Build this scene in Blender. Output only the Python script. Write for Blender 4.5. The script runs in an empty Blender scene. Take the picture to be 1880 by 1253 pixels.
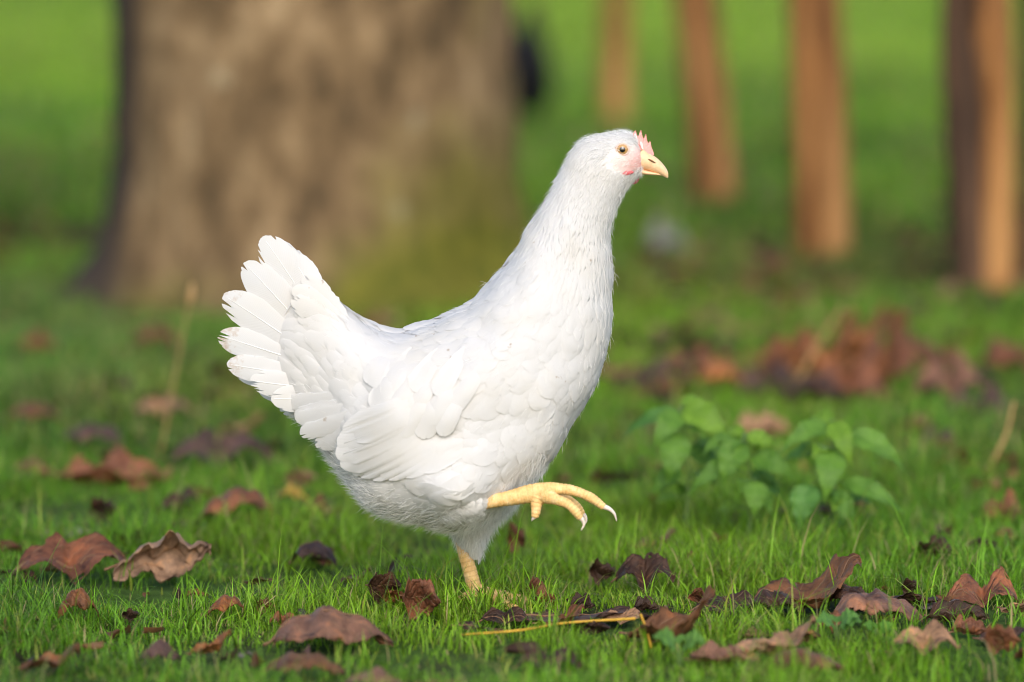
import bpy, bmesh, math, random
import numpy as np
from mathutils import Vector, Matrix

R = math.radians
rng = np.random.default_rng(7)
random.seed(7)
scene = bpy.context.scene
COL = scene.collection

# ------------------------------------------------------------------ camera, sky, sun, exposure
F = 8333.0                       # focal length in photo pixels (1880 wide)
PITCH = math.atan((626.5 + 200) / F)
CAM = np.array([0.0, -4.0, 0.648])
cd = bpy.data.cameras.new("camera")
cam = bpy.data.objects.new("camera", cd)
COL.objects.link(cam)
cam.location = CAM
cam.rotation_euler = (R(90) - PITCH, 0, 0)
cd.sensor_width = 36.0
cd.lens = F / 1880 * 36.0
cd.clip_start = 0.05
cd.clip_end = 500
cd.dof.use_dof = True
cd.dof.focus_distance = 4.07
cd.dof.aperture_fstop = 2.8
scene.camera = cam

SUN_EL, SUN_AZ = R(36), R(174)   # azimuth clockwise from +Y: behind the camera
w = bpy.data.worlds.new("World")
scene.world = w
w.use_nodes = True
nt = w.node_tree
bg = nt.nodes["Background"]
sky = nt.nodes.new("ShaderNodeTexSky")
sky.sky_type = 'NISHITA'
sky.sun_disc = False
sky.sun_elevation = SUN_EL
sky.sun_rotation = SUN_AZ
sky.dust_density = 2.0
sky.ozone_density = 0.6
nt.links.new(sky.outputs[0], bg.inputs[0])
bg.inputs[1].default_value = 0.15
sd = bpy.data.lights.new("sun", 'SUN')
sd.energy = 1.15
sd.angle = R(50)
sd.color = (1.0, 0.94, 0.87)
sun = bpy.data.objects.new("sun", sd)
COL.objects.link(sun)
sdir = Vector((math.sin(SUN_AZ) * math.cos(SUN_EL), math.cos(SUN_AZ) * math.cos(SUN_EL), math.sin(SUN_EL)))
sun.rotation_euler = sdir.to_track_quat('Z', 'Y').to_euler()
scene.view_settings.view_transform = 'Standard'
scene.view_settings.look = 'None'
scene.view_settings.gamma = 1.0
scene.view_settings.exposure = 0.82
scene.render.engine = 'CYCLES'
scene.cycles.use_denoising = True
scene.cycles.filter_width = 1.1
scene.cycles.max_bounces = 12
scene.cycles.diffuse_bounces = 8
scene.cycles.transparent_max_bounces = 8
scene.cycles.caustics_reflective = False
scene.cycles.caustics_refractive = False

# ------------------------------------------------------------------ placing helpers
FWD = np.array([0, math.cos(PITCH), -math.sin(PITCH)])
UPV = np.array([0, math.sin(PITCH), math.cos(PITCH)])
RGT = np.array([1.0, 0, 0])
def ray(px, py):
    return FWD + RGT * ((px - 940) / F) + UPV * ((626.5 - py) / F)
def U(px, py, Y=0.0):            # a point of the vertical plane at depth Y
    d = ray(px, py)
    return CAM + d * ((Y - CAM[1]) / d[1])
def G(px, py, Z=0.0):            # a point of the ground
    d = ray(px, py)
    return CAM + d * ((Z - CAM[2]) / d[2])
def mpp(Y):                      # metres for one photo pixel at depth Y
    return (Y - CAM[1]) / F * 1.0

# ------------------------------------------------------------------ noise
def _hash(i, j, s):
    n = (i * 374761393 + j * 668265263 + s * 974634777) & 0xffffffff
    n = ((n ^ (n >> 13)) * 1274126177) & 0xffffffff
    return ((n ^ (n >> 16)) & 0xffff) / 65535.0
def vnoise(x, y, s=0):
    x = np.asarray(x, float); y = np.asarray(y, float)
    i = np.floor(x).astype(np.int64); j = np.floor(y).astype(np.int64)
    fx = x - i; fy = y - j
    fx = fx * fx * (3 - 2 * fx); fy = fy * fy * (3 - 2 * fy)
    a = _hash(i, j, s); b = _hash(i + 1, j, s); c = _hash(i, j + 1, s); d = _hash(i + 1, j + 1, s)
    return (a * (1 - fx) + b * fx) * (1 - fy) + (c * (1 - fx) + d * fx) * fy
def fbm(x, y, s=0, o=4):
    v = 0; amp = .5; t = 0
    for k in range(o):
        v = v + amp * vnoise(np.asarray(x) * 2 ** k, np.asarray(y) * 2 ** k, s + k * 17); t += amp; amp *= .5
    return v / t
def sstep(a, b, x):
    t = np.clip((np.asarray(x, float) - a) / (b - a), 0, 1)
    return t * t * (3 - 2 * t)
def norm(v):
    return v / np.maximum(np.linalg.norm(v, axis=-1, keepdims=True), 1e-12)

# ------------------------------------------------------------------ mesh helpers
def mesh_from(name, V, faces, uv=None, col=None, smooth=True, mats=(), mi=None):
    """faces: int array (n,3) or (n,4), or list of such arrays"""
    if not isinstance(faces, (list, tuple)):
        faces = [faces]
    faces = [np.asarray(f, np.int32) for f in faces if len(f)]
    me = bpy.data.meshes.new(name)
    V = np.asarray(V, np.float32)
    loops = np.concatenate([f.ravel() for f in faces])
    tot = np.concatenate([np.full(len(f), f.shape[1], np.int32) for f in faces])
    start = np.concatenate([[0], np.cumsum(tot)[:-1]]).astype(np.int32)
    me.vertices.add(len(V)); me.vertices.foreach_set("co", V.ravel())
    me.loops.add(len(loops)); me.loops.foreach_set("vertex_index", loops)
    me.polygons.add(len(tot)); me.polygons.foreach_set("loop_start", start)
    me.polygons.foreach_set("loop_total", tot)
    if smooth:
        me.polygons.foreach_set("use_smooth", np.ones(len(tot), bool))
    for m in mats:
        me.materials.append(m)
    if mi is not None:
        me.polygons.foreach_set("material_index", np.asarray(mi, np.int32))
    me.update(calc_edges=True)
    if uv is not None:
        l = me.uv_layers.new(name="UVMap")
        l.data.foreach_set("uv", np.asarray(uv, np.float32)[loops].ravel())
    if col is not None:
        a = me.color_attributes.new("col", 'FLOAT_COLOR', 'POINT')
        c = np.ones((len(V), 4), np.float32); c[:, :np.asarray(col).shape[1]] = col
        a.data.foreach_set("color", c.ravel())
    return me
def link(name, me, parent=None):
    o = bpy.data.objects.new(name, me); COL.objects.link(o)
    if parent is not None:
        o.parent = parent
    return o
def tag(o, label=None, cat=None, group=None, kind=None):
    if label: o["label"] = label
    if cat: o["category"] = cat
    if group: o["group"] = group
    if kind: o["kind"] = kind
    return o
def empty(name, loc=(0, 0, 0)):
    o = bpy.data.objects.new(name, None); COL.objects.link(o)
    o.location = loc; o.empty_display_size = .02
    return o
def grid_faces(n, m, wrap=False, off=0):
    i = np.arange(n - 1)[:, None]; j = np.arange(m if wrap else m - 1)[None, :]
    j2 = (j + 1) % m
    f = np.stack([i * m + j + 0 * j2, i * m + j2, (i + 1) * m + j2, (i + 1) * m + j + 0 * j2], -1)
    return f.reshape(-1, 4) + off
def tube(pts, rad, seg=10, caps=True, squash=1.0):
    pts = np.asarray(pts, float); rad = np.broadcast_to(np.asarray(rad, float), (len(pts),))
    tg = norm(np.gradient(pts, axis=0))
    ref = np.array([0, 1.0, 0]) if abs(tg[:, 1]).mean() < .8 else np.array([1.0, 0, 0])
    s = norm(np.cross(tg, ref)); b = np.cross(s, tg)
    a = np.linspace(0, 2 * math.pi, seg, endpoint=False)
    V = pts[:, None] + rad[:, None, None] * (np.cos(a)[None, :, None] * s[:, None] + squash * np.sin(a)[None, :, None] * b[:, None])
    V = V.reshape(-1, 3); n = len(pts)
    Fq = grid_faces(n, seg, True)
    Ft = []
    if caps:
        V = np.vstack([V, pts[0] - tg[0] * rad[0] * .5, pts[-1] + tg[-1] * rad[-1] * .5])
        k = np.arange(seg); k2 = (k + 1) % seg
        Ft = np.vstack([np.stack([k2, k, np.full(seg, n * seg)], 1), np.stack([(n - 1) * seg + k, (n - 1) * seg + k2, np.full(seg, n * seg + 1)], 1)])
    return V, [Fq, Ft] if caps else [Fq]
def spline(P, n):
    """Catmull-Rom through the rows of P, n samples, chord parameter"""
    P = np.asarray(P, float)
    d = np.r_[0, np.cumsum(np.maximum(np.linalg.norm(np.diff(P, axis=0), axis=1), 1e-9) ** .5)]
    t = np.linspace(0, d[-1], n); k = np.clip(np.searchsorted(d, t, side='right') - 1, 0, len(P) - 2)
    m = np.gradient(P, d, axis=0)
    h = (d[k + 1] - d[k]); u = ((t - d[k]) / h)[:, None]; h = h[:, None]
    return ((2 * u ** 3 - 3 * u ** 2 + 1) * P[k] + (u ** 3 - 2 * u ** 2 + u) * h * m[k] + (-2 * u ** 3 + 3 * u ** 2) * P[k + 1] + (u ** 3 - u ** 2) * h * m[k + 1])
def remesh(pieces, voxel, smooth=4):
    """union of closed pieces as one continuous surface -> (V, quads)"""
    off = 0; VV = []; FF = []
    for V, fs in pieces:
        VV.append(V)
        for f in fs:
            if len(f): FF.append(np.asarray(f) + off)
        off += len(V)
    me = mesh_from("tmp", np.vstack(VV), FF)
    o = bpy.data.objects.new("tmp", me); COL.objects.link(o)
    m = o.modifiers.new("r", 'REMESH'); m.mode = 'VOXEL'; m.voxel_size = voxel
    dg = bpy.context.evaluated_depsgraph_get()
    e = o.evaluated_get(dg); r = e.to_mesh()
    V = np.empty(len(r.vertices) * 3); r.vertices.foreach_get("co", V); V = V.reshape(-1, 3)
    lt = np.empty(len(r.polygons), np.int32); r.polygons.foreach_get("loop_total", lt)
    lv = np.empty(len(r.loops), np.int32); r.loops.foreach_get("vertex_index", lv)
    ed = np.empty(len(r.edges) * 2, np.int32); r.edges.foreach_get("vertices", ed); ed = ed.reshape(-1, 2)
    assert (lt == 4).all()
    Q = lv.reshape(-1, 4).copy()
    e.to_mesh_clear(); bpy.data.objects.remove(o); bpy.data.meshes.remove(me)
    deg = np.bincount(ed.ravel(), minlength=len(V))[:, None]
    for _ in range(smooth):
        s = np.zeros_like(V)
        np.add.at(s, ed[:, 0], V[ed[:, 1]]); np.add.at(s, ed[:, 1], V[ed[:, 0]])
        V = V * .4 + .6 * s / deg
    return V, Q
def vnormals(V, Q):
    n = np.zeros_like(V)
    fn = np.cross(V[Q[:, 2]] - V[Q[:, 0]], V[Q[:, 3]] - V[Q[:, 1]])
    for k in range(4):
        np.add.at(n, Q[:, k], fn)
    return norm(n)

# ------------------------------------------------------------------ materials
def mat(name):
    m = bpy.data.materials.new(name); m.use_nodes = True
    n = m.node_tree.nodes; l = m.node_tree.links
    return m, n, l, n["Principled BSDF"], n["Material Output"]
def setp(b, **k):
    names = dict(rough="Roughness", spec="Specular IOR Level", base="Base Color", sss="Subsurface Weight", sssr="Subsurface Radius", ssss="Subsurface Scale", coat="Coat Weight", sheen="Sheen Weight")
    for a, v in k.items():
        b.inputs[names[a]].default_value = v
def nnoise(n, l, scale, detail=4, rough=.55, vec=None):
    t = n.new("ShaderNodeTexNoise"); t.inputs["Scale"].default_value = scale
    t.inputs["Detail"].default_value = detail; t.inputs["Roughness"].default_value = rough
    if vec is not None: l.new(vec, t.inputs["Vector"])
    return t
def ramp(n, l, fac, stops):
    r = n.new("ShaderNodeValToRGB"); e = r.color_ramp.elements
    while len(e) < len(stops): e.new(.5)
    for k, (p, c) in enumerate(stops):
        e[k].position = p; e[k].color = (*c, 1) if len(c) == 3 else c
    l.new(fac, r.inputs[0]); return r
def mixc(n, l, fac, a, b, blend='MIX'):
    m = n.new("ShaderNodeMix"); m.data_type = 'RGBA'; m.blend_type = blend
    for s, v in ((0, fac), (6, a), (7, b)):
        if hasattr(v, 'is_output') or hasattr(v, 'links'): l.new(v, m.inputs[s])
        else: m.inputs[s].default_value = v if s == 0 else (*v, 1)
    return m.outputs[2]
def bump(n, l, h, strength, dist, b):
    k = n.new("ShaderNodeBump"); k.inputs["Strength"].default_value = strength; k.inputs["Distance"].default_value = dist
    l.new(h, k.inputs["Height"]); l.new(k.outputs[0], b.inputs["Normal"]); return k
def math_(n, l, op, a, b=None):
    k = n.new("ShaderNodeMath"); k.operation = op
    for i, v in enumerate((a, b)):
        if v is None: continue
        if isinstance(v, (int, float)): k.inputs[i].default_value = v
        else: l.new(v, k.inputs[i])
    return k.outputs[0]
def leafy(n, l, b, out, color, fac):
    """thin sheet: reflects and lets some light through"""
    t = n.new("ShaderNodeBsdfTranslucent"); l.new(color, t.inputs[0])
    m = n.new("ShaderNodeMixShader"); m.inputs[0].default_value = fac
    l.new(b.outputs[0], m.inputs[1]); l.new(t.outputs[0], m.inputs[2]); l.new(m.outputs[0], out.inputs[0])

def feather_material(name, base, stain=(.42, .27, .14), trans=.22):
    m, n, l, b, out = mat(name)
    at = n.new("ShaderNodeAttribute"); at.attribute_name = "col"      # r = stained wear of the tip
    geo = n.new("ShaderNodeNewGeometry")
    ns = nnoise(n, l, 190, 5, .7, geo.outputs["Position"])
    sep = n.new("ShaderNodeSeparateColor"); l.new(at.outputs["Color"], sep.inputs[0])
    k = math_(n, l, 'MULTIPLY', ns.outputs[0], sep.outputs[0])
    k2 = n.new("ShaderNodeMapRange"); k2.inputs[1].default_value = .3; k2.inputs[2].default_value = .62
    l.new(k, k2.inputs[0])
    # stray specks of dirt
    sp = nnoise(n, l, 120, 2, .5, geo.outputs["Position"])
    sp2 = nnoise(n, l, 26, 2, .5, geo.outputs["Position"])
    s3 = math_(n, l, 'MULTIPLY', sp.outputs[0], sp2.outputs[0])
    k3 = n.new("ShaderNodeMapRange"); k3.inputs[1].default_value = .455; k3.inputs[2].default_value = .50; k3.inputs[4].default_value = .55
    l.new(s3, k3.inputs[0])
    cr = nnoise(n, l, 17, 3, .6, geo.outputs["Position"])
    cm = n.new("ShaderNodeMapRange"); cm.inputs[1].default_value = .45; cm.inputs[2].default_value = .75; cm.inputs[4].default_value = .55
    l.new(cr.outputs[0], cm.inputs[0])
    cream = mixc(n, l, cm.outputs[0], base, (base[0] * .99, base[1] * .95, base[2] * .86))
    c = mixc(n, l, k2.outputs[0], cream, stain)
    c = mixc(n, l, k3.outputs[0], c, (.30, .19, .09))
    l.new(c, b.inputs["Base Color"])
    setp(b, rough=.75, spec=.15)
    uvn = n.new("ShaderNodeUVMap"); uvn.uv_map = "UVMap"
    sx = n.new("ShaderNodeSeparateXYZ"); l.new(uvn.outputs[0], sx.inputs[0])
    ab = math_(n, l, 'ABSOLUTE', sx.outputs[0])
    q = math_(n, l, 'SUBTRACT', sx.outputs[1], math_(n, l, 'MULTIPLY', ab, .35))
    wv = math_(n, l, 'SINE', math_(n, l, 'MULTIPLY', q, 170.0))
    wn = nnoise(n, l, 700, 2, .5, geo.outputs["Position"])
    hh = math_(n, l, 'ADD', math_(n, l, 'MULTIPLY', wv, .5), wn.outputs[0])
    bump(n, l, hh, .14, .0005, b)
    leafy(n, l, b, out, c, trans)
    return m
M = {}
M['white'] = feather_material("white_feather", (.665, .667, .665), trans=.26)
M['down'] = feather_material("white_down", (.84, .84, .83), trans=.45)
M['plume'] = feather_material("white_body_feather", (.69, .69, .685), trans=.28)
M['shaft'] = feather_material("feather_shaft", (.76, .76, .755), trans=.1)
M['black'] = feather_material("black_feather", (.010, .010, .013), (.03, .02, .02), .02)

def skin_material():
    m, n, l, b, out = mat("hen_body")
    at = n.new("ShaderNodeAttribute"); at.attribute_name = "col"
    geo = n.new("ShaderNodeNewGeometry")
    ns = nnoise(n, l, 420, 4, .6, geo.outputs["Position"])
    r = ramp(n, l, ns.outputs[0], [(.3, (.86, .86, .86)), (.7, (1.08, 1.08, 1.08))])
    c = mixc(n, l, 1.0, at.outputs["Color"], r.outputs[0], 'MULTIPLY')
    l.new(c, b.inputs["Base Color"])
    setp(b, rough=.6, spec=.3, sss=.12, sssr=(.6, .3, .2), ssss=.004)
    bump(n, l, ns.outputs[0], .35, .0008, b)
    return m
M['body'] = skin_material()
def leg_material():
    m, n, l, b, out = mat("leg_scale")
    geo = n.new("ShaderNodeNewGeometry")
    ns = nnoise(n, l, 160, 4, .6, geo.outputs["Position"])
    at = n.new("ShaderNodeAttribute"); at.attribute_name = "col"
    r = ramp(n, l, ns.outputs[0], [(.3, (.64, .38, .13)), (.55, (.77, .51, .21)), (.75, (.83, .61, .33))])
    c = mixc(n, l, 1.0, r.outputs[0], at.outputs["Color"], 'MULTIPLY')
    l.new(c, b.inputs["Base Color"])
    setp(b, rough=.5, spec=.4, sss=.1, sssr=(.6, .3, .1), ssss=.003)
    v = n.new("ShaderNodeTexVoronoi"); v.inputs["Scale"].default_value = 520; v.feature = 'DISTANCE_TO_EDGE'
    l.new(geo.outputs["Position"], v.inputs["Vector"])
    bump(n, l, math_(n, l, 'MINIMUM', v.outputs[0], .25), .45, .0012, b)
    return m
M['leg'] = leg_material()
def plain(name, color, rough=.6, spec=.4, sss=0, noise=None, amp=.25, bmp=0):
    m, n, l, b, out = mat(name)
    setp(b, rough=rough, spec=spec)
    if sss: setp(b, sss=sss, sssr=(.6, .25, .18), ssss=.003)
    if noise:
        tc = n.new("ShaderNodeNewGeometry")
        ns = nnoise(n, l, noise, 5, .6, tc.outputs["Position"])
        r = ramp(n, l, ns.outputs[0], [(.25, tuple(c * (1 - amp) for c in color)), (.75, tuple(min(1, c * (1 + amp)) for c in color))])
        l.new(r.outputs[0], b.inputs["Base Color"])
        if bmp: bump(n, l, ns.outputs[0], .6, bmp, b)
    else:
        b.inputs["Base Color"].default_value = (*color, 1)
    return m
M['beak'] = plain("beak_horn", (.78, .52, .31), .38, .45, .15, 260, .14, .0003)
M['comb'] = plain("comb_flesh", (.76, .33, .30), .5, .4, .25, 500, .2, .0008)
M['wattle'] = plain("wattle_flesh", (.62, .10, .11), .5, .4, .25, 500, .2, .0008)
M['claw'] = plain("claw_horn", (.74, .62, .53), .3, .5, .2, 300, .08)
M['nostril'] = plain("nostril", (.20, .10, .05), .7, .2)
M['lid'] = plain("eyelid", (.66, .48, .40), .55, .3, .2, 600, .12, .0004)
M['redcomb'] = plain("red_comb", (.45, .02, .02), .5, .4, .2, 300, .2)
M['darkleg'] = plain("dark_leg", (.06, .055, .05), .6, .3)
def eye_material():
    m, n, l, b, out = mat("eye")
    tc = n.new("ShaderNodeTexCoord")
    sx = n.new("ShaderNodeSeparateXYZ"); l.new(tc.outputs["Object"], sx.inputs[0])
    d = math_(n, l, 'SQRT', math_(n, l, 'ADD', math_(n, l, 'POWER', sx.outputs[0], 2.0), math_(n, l, 'POWER', sx.outputs[2], 2.0)))
    q = math_(n, l, 'DIVIDE', d, .0058)
    r = ramp(n, l, q, [(0, (.006, .006, .008)), (.40, (.008, .007, .008)), (.47, (.40, .22, .07)), (.78, (.52, .33, .12)), (.88, (.16, .08, .03))])
    l.new(r.outputs[0], b.inputs["Base Color"])
    setp(b, rough=.06, spec=.6, coat=1.0)
    return m
M['eye'] = eye_material()

def grass_material():
    m, n, l, b, out = mat("grass_blade")
    at = n.new("ShaderNodeAttribute"); at.attribute_name = "col"
    l.new(at.outputs["Color"], b.inputs["Base Color"])
    setp(b, rough=.45, spec=.25)
    leafy(n, l, b, out, at.outputs["Color"], .35)
    return m
M['grass'] = grass_material()
def soil_material():
    m, n, l, b, out = mat("soil_and_moss")
    geo = n.new("ShaderNodeNewGeometry"); p = geo.outputs["Position"]
    a = nnoise(n, l, 3.0, 6, .6, p); f = nnoise(n, l, 60, 6, .7, p); far = nnoise(n, l, .35, 3, .5, p)
    soil = ramp(n, l, f.outputs[0], [(.3, (.018, .014, .009)), (.7, (.055, .042, .026))])
    moss = ramp(n, l, f.outputs[0], [(.3, (.022, .048, .008)), (.7, (.075, .14, .022))])
    k = n.new("ShaderNodeMapRange"); k.inputs[1].default_value = .36; k.inputs[2].default_value = .55
    l.new(a.outputs[0], k.inputs[0])
    c = mixc(n, l, k.outputs[0], soil.outputs[0], moss.outputs[0])
    l.new(c, b.inputs["Base Color"]); setp(b, rough=.9, spec=.1)
    bump(n, l, f.outputs[0], .8, .01, b)
    return m
M['soil'] = soil_material()
def dead_leaf_material():
    m, n, l, b, out = mat("dead_leaf")
    oi = n.new("ShaderNodeObjectInfo")
    uvn = n.new("ShaderNodeUVMap"); uvn.uv_map = "UVMap"
    geo = n.new("ShaderNodeNewGeometry"); p = geo.outputs["Position"]
    a = nnoise(n, l, 45, 6, .65, p); f = nnoise(n, l, 260, 5, .65, p)
    r = ramp(n, l, a.outputs[0], [(.30, (.22, .20, .22)), (.43, (.70, .66, .66)), (.55, (1.05, 1.0, .98)), (.68, (1.75, 1.45, 1.15))])
    c = mixc(n, l, 1.0, oi.outputs["Color"], r.outputs[0], 'MULTIPLY')
    sp = ramp(n, l, f.outputs[0], [(.30, (.35, .32, .30)), (.42, (1, 1, 1))])
    c = mixc(n, l, .8, c, sp.outputs[0], 'MULTIPLY')
    # underside is paler and duller
    c2 = mixc(n, l, .35, c, (.20, .15, .115))
    c = mixc(n, l, geo.outputs["Backfacing"], c, c2)
    setp(b, rough=.55, spec=.3)
    sx = n.new("ShaderNodeSeparateXYZ"); l.new(uvn.outputs[0], sx.inputs[0])
    ab = math_(n, l, 'ABSOLUTE', sx.outputs[1])
    q = math_(n, l, 'ADD', math_(n, l, 'MULTIPLY', sx.outputs[0], -1.0), math_(n, l, 'MULTIPLY', ab, .55))
    v = math_(n, l, 'POWER', math_(n, l, 'ABSOLUTE', math_(n, l, 'SINE', math_(n, l, 'MULTIPLY', q, 13.0))), .35)
    h = math_(n, l, 'ADD', v, math_(n, l, 'MULTIPLY', f.outputs[0], 1.1))
    bump(n, l, h, .7, .0018, b)
    vm = n.new("ShaderNodeMapRange"); vm.inputs[1].default_value = .55; vm.inputs[2].default_value = .25; vm.inputs[4].default_value = .45
    l.new(v, vm.inputs[0])
    c = mixc(n, l, vm.outputs[0], c, (.30, .19, .11))
    l.new(c, b.inputs["Base Color"])
    leafy(n, l, b, out, c, .14)
    return m
M['leaf'] = dead_leaf_material()
M['stalk'] = plain("leaf_stalk", (.16, .085, .045), .6, .3, 0, 200, .3)
M['straw'] = plain("dry_straw", (.36, .22, .09), .6, .3, 0, 120, .3)
M['yellowstraw'] = plain("yellow_straw", (.50, .29, .03), .5, .3, 0, 90, .25)
def green_leaf_material(name, c0, c1):
    m, n, l, b, out = mat(name)
    geo = n.new("ShaderNodeNewGeometry"); oi = n.new("ShaderNodeObjectInfo")
    uvn = n.new("ShaderNodeUVMap"); uvn.uv_map = "UVMap"
    a = nnoise(n, l, 70, 4, .6, geo.outputs["Position"])
    r = ramp(n, l, a.outputs[0], [(.3, c0), (.7, c1)])
    c = mixc(n, l, 1.0, r.outputs[0], oi.outputs["Color"], 'MULTIPLY')
    l.new(c, b.inputs["Base Color"]); setp(b, rough=.5, spec=.4)
    sx = n.new("ShaderNodeSeparateXYZ"); l.new(uvn.outputs[0], sx.inputs[0])
    q = math_(n, l, 'SUBTRACT', math_(n, l, 'MULTIPLY', math_(n, l, 'ABSOLUTE', sx.outputs[1]), .6), sx.outputs[0])
    v = math_(n, l, 'POWER', math_(n, l, 'ABSOLUTE', math_(n, l, 'SINE', math_(n, l, 'MULTIPLY', q, 16.0))), .4)
    bump(n, l, v, .6, .0015, b)
    leafy(n, l, b, out, c, .3)
    return m
M['nettle'] = green_leaf_material("nettle_leaf", (.075, .18, .017), (.14, .29, .032))
M['stem'] = plain("green_stem", (.10, .17, .04), .5, .3, 0, 150, .2)
def bark_material():
    m, n, l, b, out = mat("bark")
    geo = n.new("ShaderNodeNewGeometry"); tc = n.new("ShaderNodeTexCoord")
    mp = n.new("ShaderNodeMapping"); mp.inputs["Scale"].default_value = (1, 1, .6); l.new(tc.outputs["Object"], mp.inputs[0])
    a = nnoise(n, l, 13, 6, .7, mp.outputs[0]); f = nnoise(n, l, 40, 6, .7, mp.outputs[0])
    bark = ramp(n, l, a.outputs[0], [(.32, (.050, .036, .020)), (.44, (.125, .082, .041)), (.56, (.215, .145, .076)), (.70, (.33, .24, .135))])
    at = n.new("ShaderNodeAttribute"); at.attribute_name = "col"          # r moss, g darker bark at left edge and foot, b pale lichen
    sep = n.new("ShaderNodeSeparateColor"); l.new(at.outputs["Color"], sep.inputs[0])
    moss = ramp(n, l, f.outputs[0], [(.3, (.045, .060, .008)), (.7, (.19, .17, .025))])
    def mask(s, lo, hi):
        k = n.new("ShaderNodeMapRange"); k.inputs[1].default_value = lo; k.inputs[2].default_value = hi
        l.new(math_(n, l, 'ADD', s, math_(n, l, 'MULTIPLY', a.outputs[0], .5)), k.inputs[0]); return k.outputs[0]
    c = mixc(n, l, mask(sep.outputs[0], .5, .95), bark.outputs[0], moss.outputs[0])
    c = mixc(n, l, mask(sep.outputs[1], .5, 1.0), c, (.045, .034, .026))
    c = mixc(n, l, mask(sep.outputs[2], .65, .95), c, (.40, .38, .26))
    l.new(c, b.inputs["Base Color"]); setp(b, rough=.9, spec=.15)
    bump(n, l, f.outputs[0], .8, .012, b)
    return m
M['bark'] = bark_material()
def post_material(name, c0, c1, c2):
    m, n, l, b, out = mat(name)
    tc = n.new("ShaderNodeTexCoord")
    mp = n.new("ShaderNodeMapping"); mp.inputs["Scale"].default_value = (1, 1, .12); l.new(tc.outputs["Object"], mp.inputs[0])
    a = nnoise(n, l, 19, 5, .6, mp.outputs[0])
    r = ramp(n, l, a.outputs[0], [(.36, c0), (.5, c1), (.64, c2)])
    l.new(r.outputs[0], b.inputs["Base Color"]); setp(b, rough=.8, spec=.2)
    bump(n, l, a.outputs[0], .6, .006, b)
    return m
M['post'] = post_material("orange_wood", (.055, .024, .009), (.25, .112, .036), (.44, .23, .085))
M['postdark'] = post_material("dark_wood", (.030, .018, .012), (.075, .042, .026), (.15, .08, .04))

# ------------------------------------------------------------------ ground
def ground_h(x, y):
    return (fbm(x * 2.2 + 9, y * 2.2, 3, 3) - .5) * .035 * sstep(0.0, .5, np.abs(y) + np.abs(x) * .5) + (fbm(x * 14, y * 14, 8, 2) - .5) * .008
def make_ground():
    ys = np.concatenate([np.linspace(-2.2, 4, 125), 4 + np.cumsum(np.linspace(.06, 4.5, 70))])
    us = np.linspace(-1, 1, 121)
    us = np.sign(us) * np.abs(us) ** 1.5
    Y, Ux = np.meshgrid(ys, us, indexing='ij')
    X = Ux * (3 + (Y + 2.2) * .9)
    Z = ground_h(X, Y)
    V = np.stack([X, Y, Z], -1).reshape(-1, 3)
    o = link("ground", mesh_from("ground", V, grid_faces(len(ys), len(us))[:, ::-1], mats=[M['soil']]))
    tag(o, "lawn soil with moss between the grass", "ground", kind="structure")
make_ground()

def grass_color(x, y, n):
    """blade tints: species patches of the lawn, plus sunlight painted into the far grass"""
    base = np.array([.145, .36, .014]); dark = np.array([.045, .135, .010]); lime = np.array([.28, .49, .016]); blue = np.array([.095, .25, .055]); yell = np.array([.36, .36, .07])
    a = fbm(x * 1.3, y * .8, 21, 3)[:, None]; b = fbm(x * .7 + 5, y * .35, 33, 2)[:, None]
    c = base + (lime - base) * sstep(.5, .72, a) * .6 + (dark - base) * sstep(.52, .28, a) * .8
    olive = np.array([.13, .13, .028]); c = c + (olive - c) * (sstep(.38, .62, fbm(x * 2.3 + 8, y * 1.1, 44, 3)) * sstep(.5, 1.6, y) * sstep(6, 3.5, y))[:, None] * .55
    c = c + (blue - c) * sstep(.52, .75, b) * .6
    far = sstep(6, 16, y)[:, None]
    c = c + (lime * np.array([1.0, 1.0, 2.2]) - c) * far * (.35 + .65 * sstep(.28, .62, fbm(x * .45 + 3, y * .16, 51, 2)))[:, None]  # sunlit far meadow: brightness put into the blade colour as lime
    c = c * .86 + np.array([.15, .19, .05]) * .14
    r = rng.random((n, 1))
    c = c * (.5 + 1.0 * rng.random((n, 1)))
    c = c + (yell - c) * (r > .86) * .7
    c = np.where(r < .22, c * .40, c)
    c = np.where(r > .945, np.array([.40, .33, .15]) * (.6 + .6 * rng.random((n, 1))), c)
    return c
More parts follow.
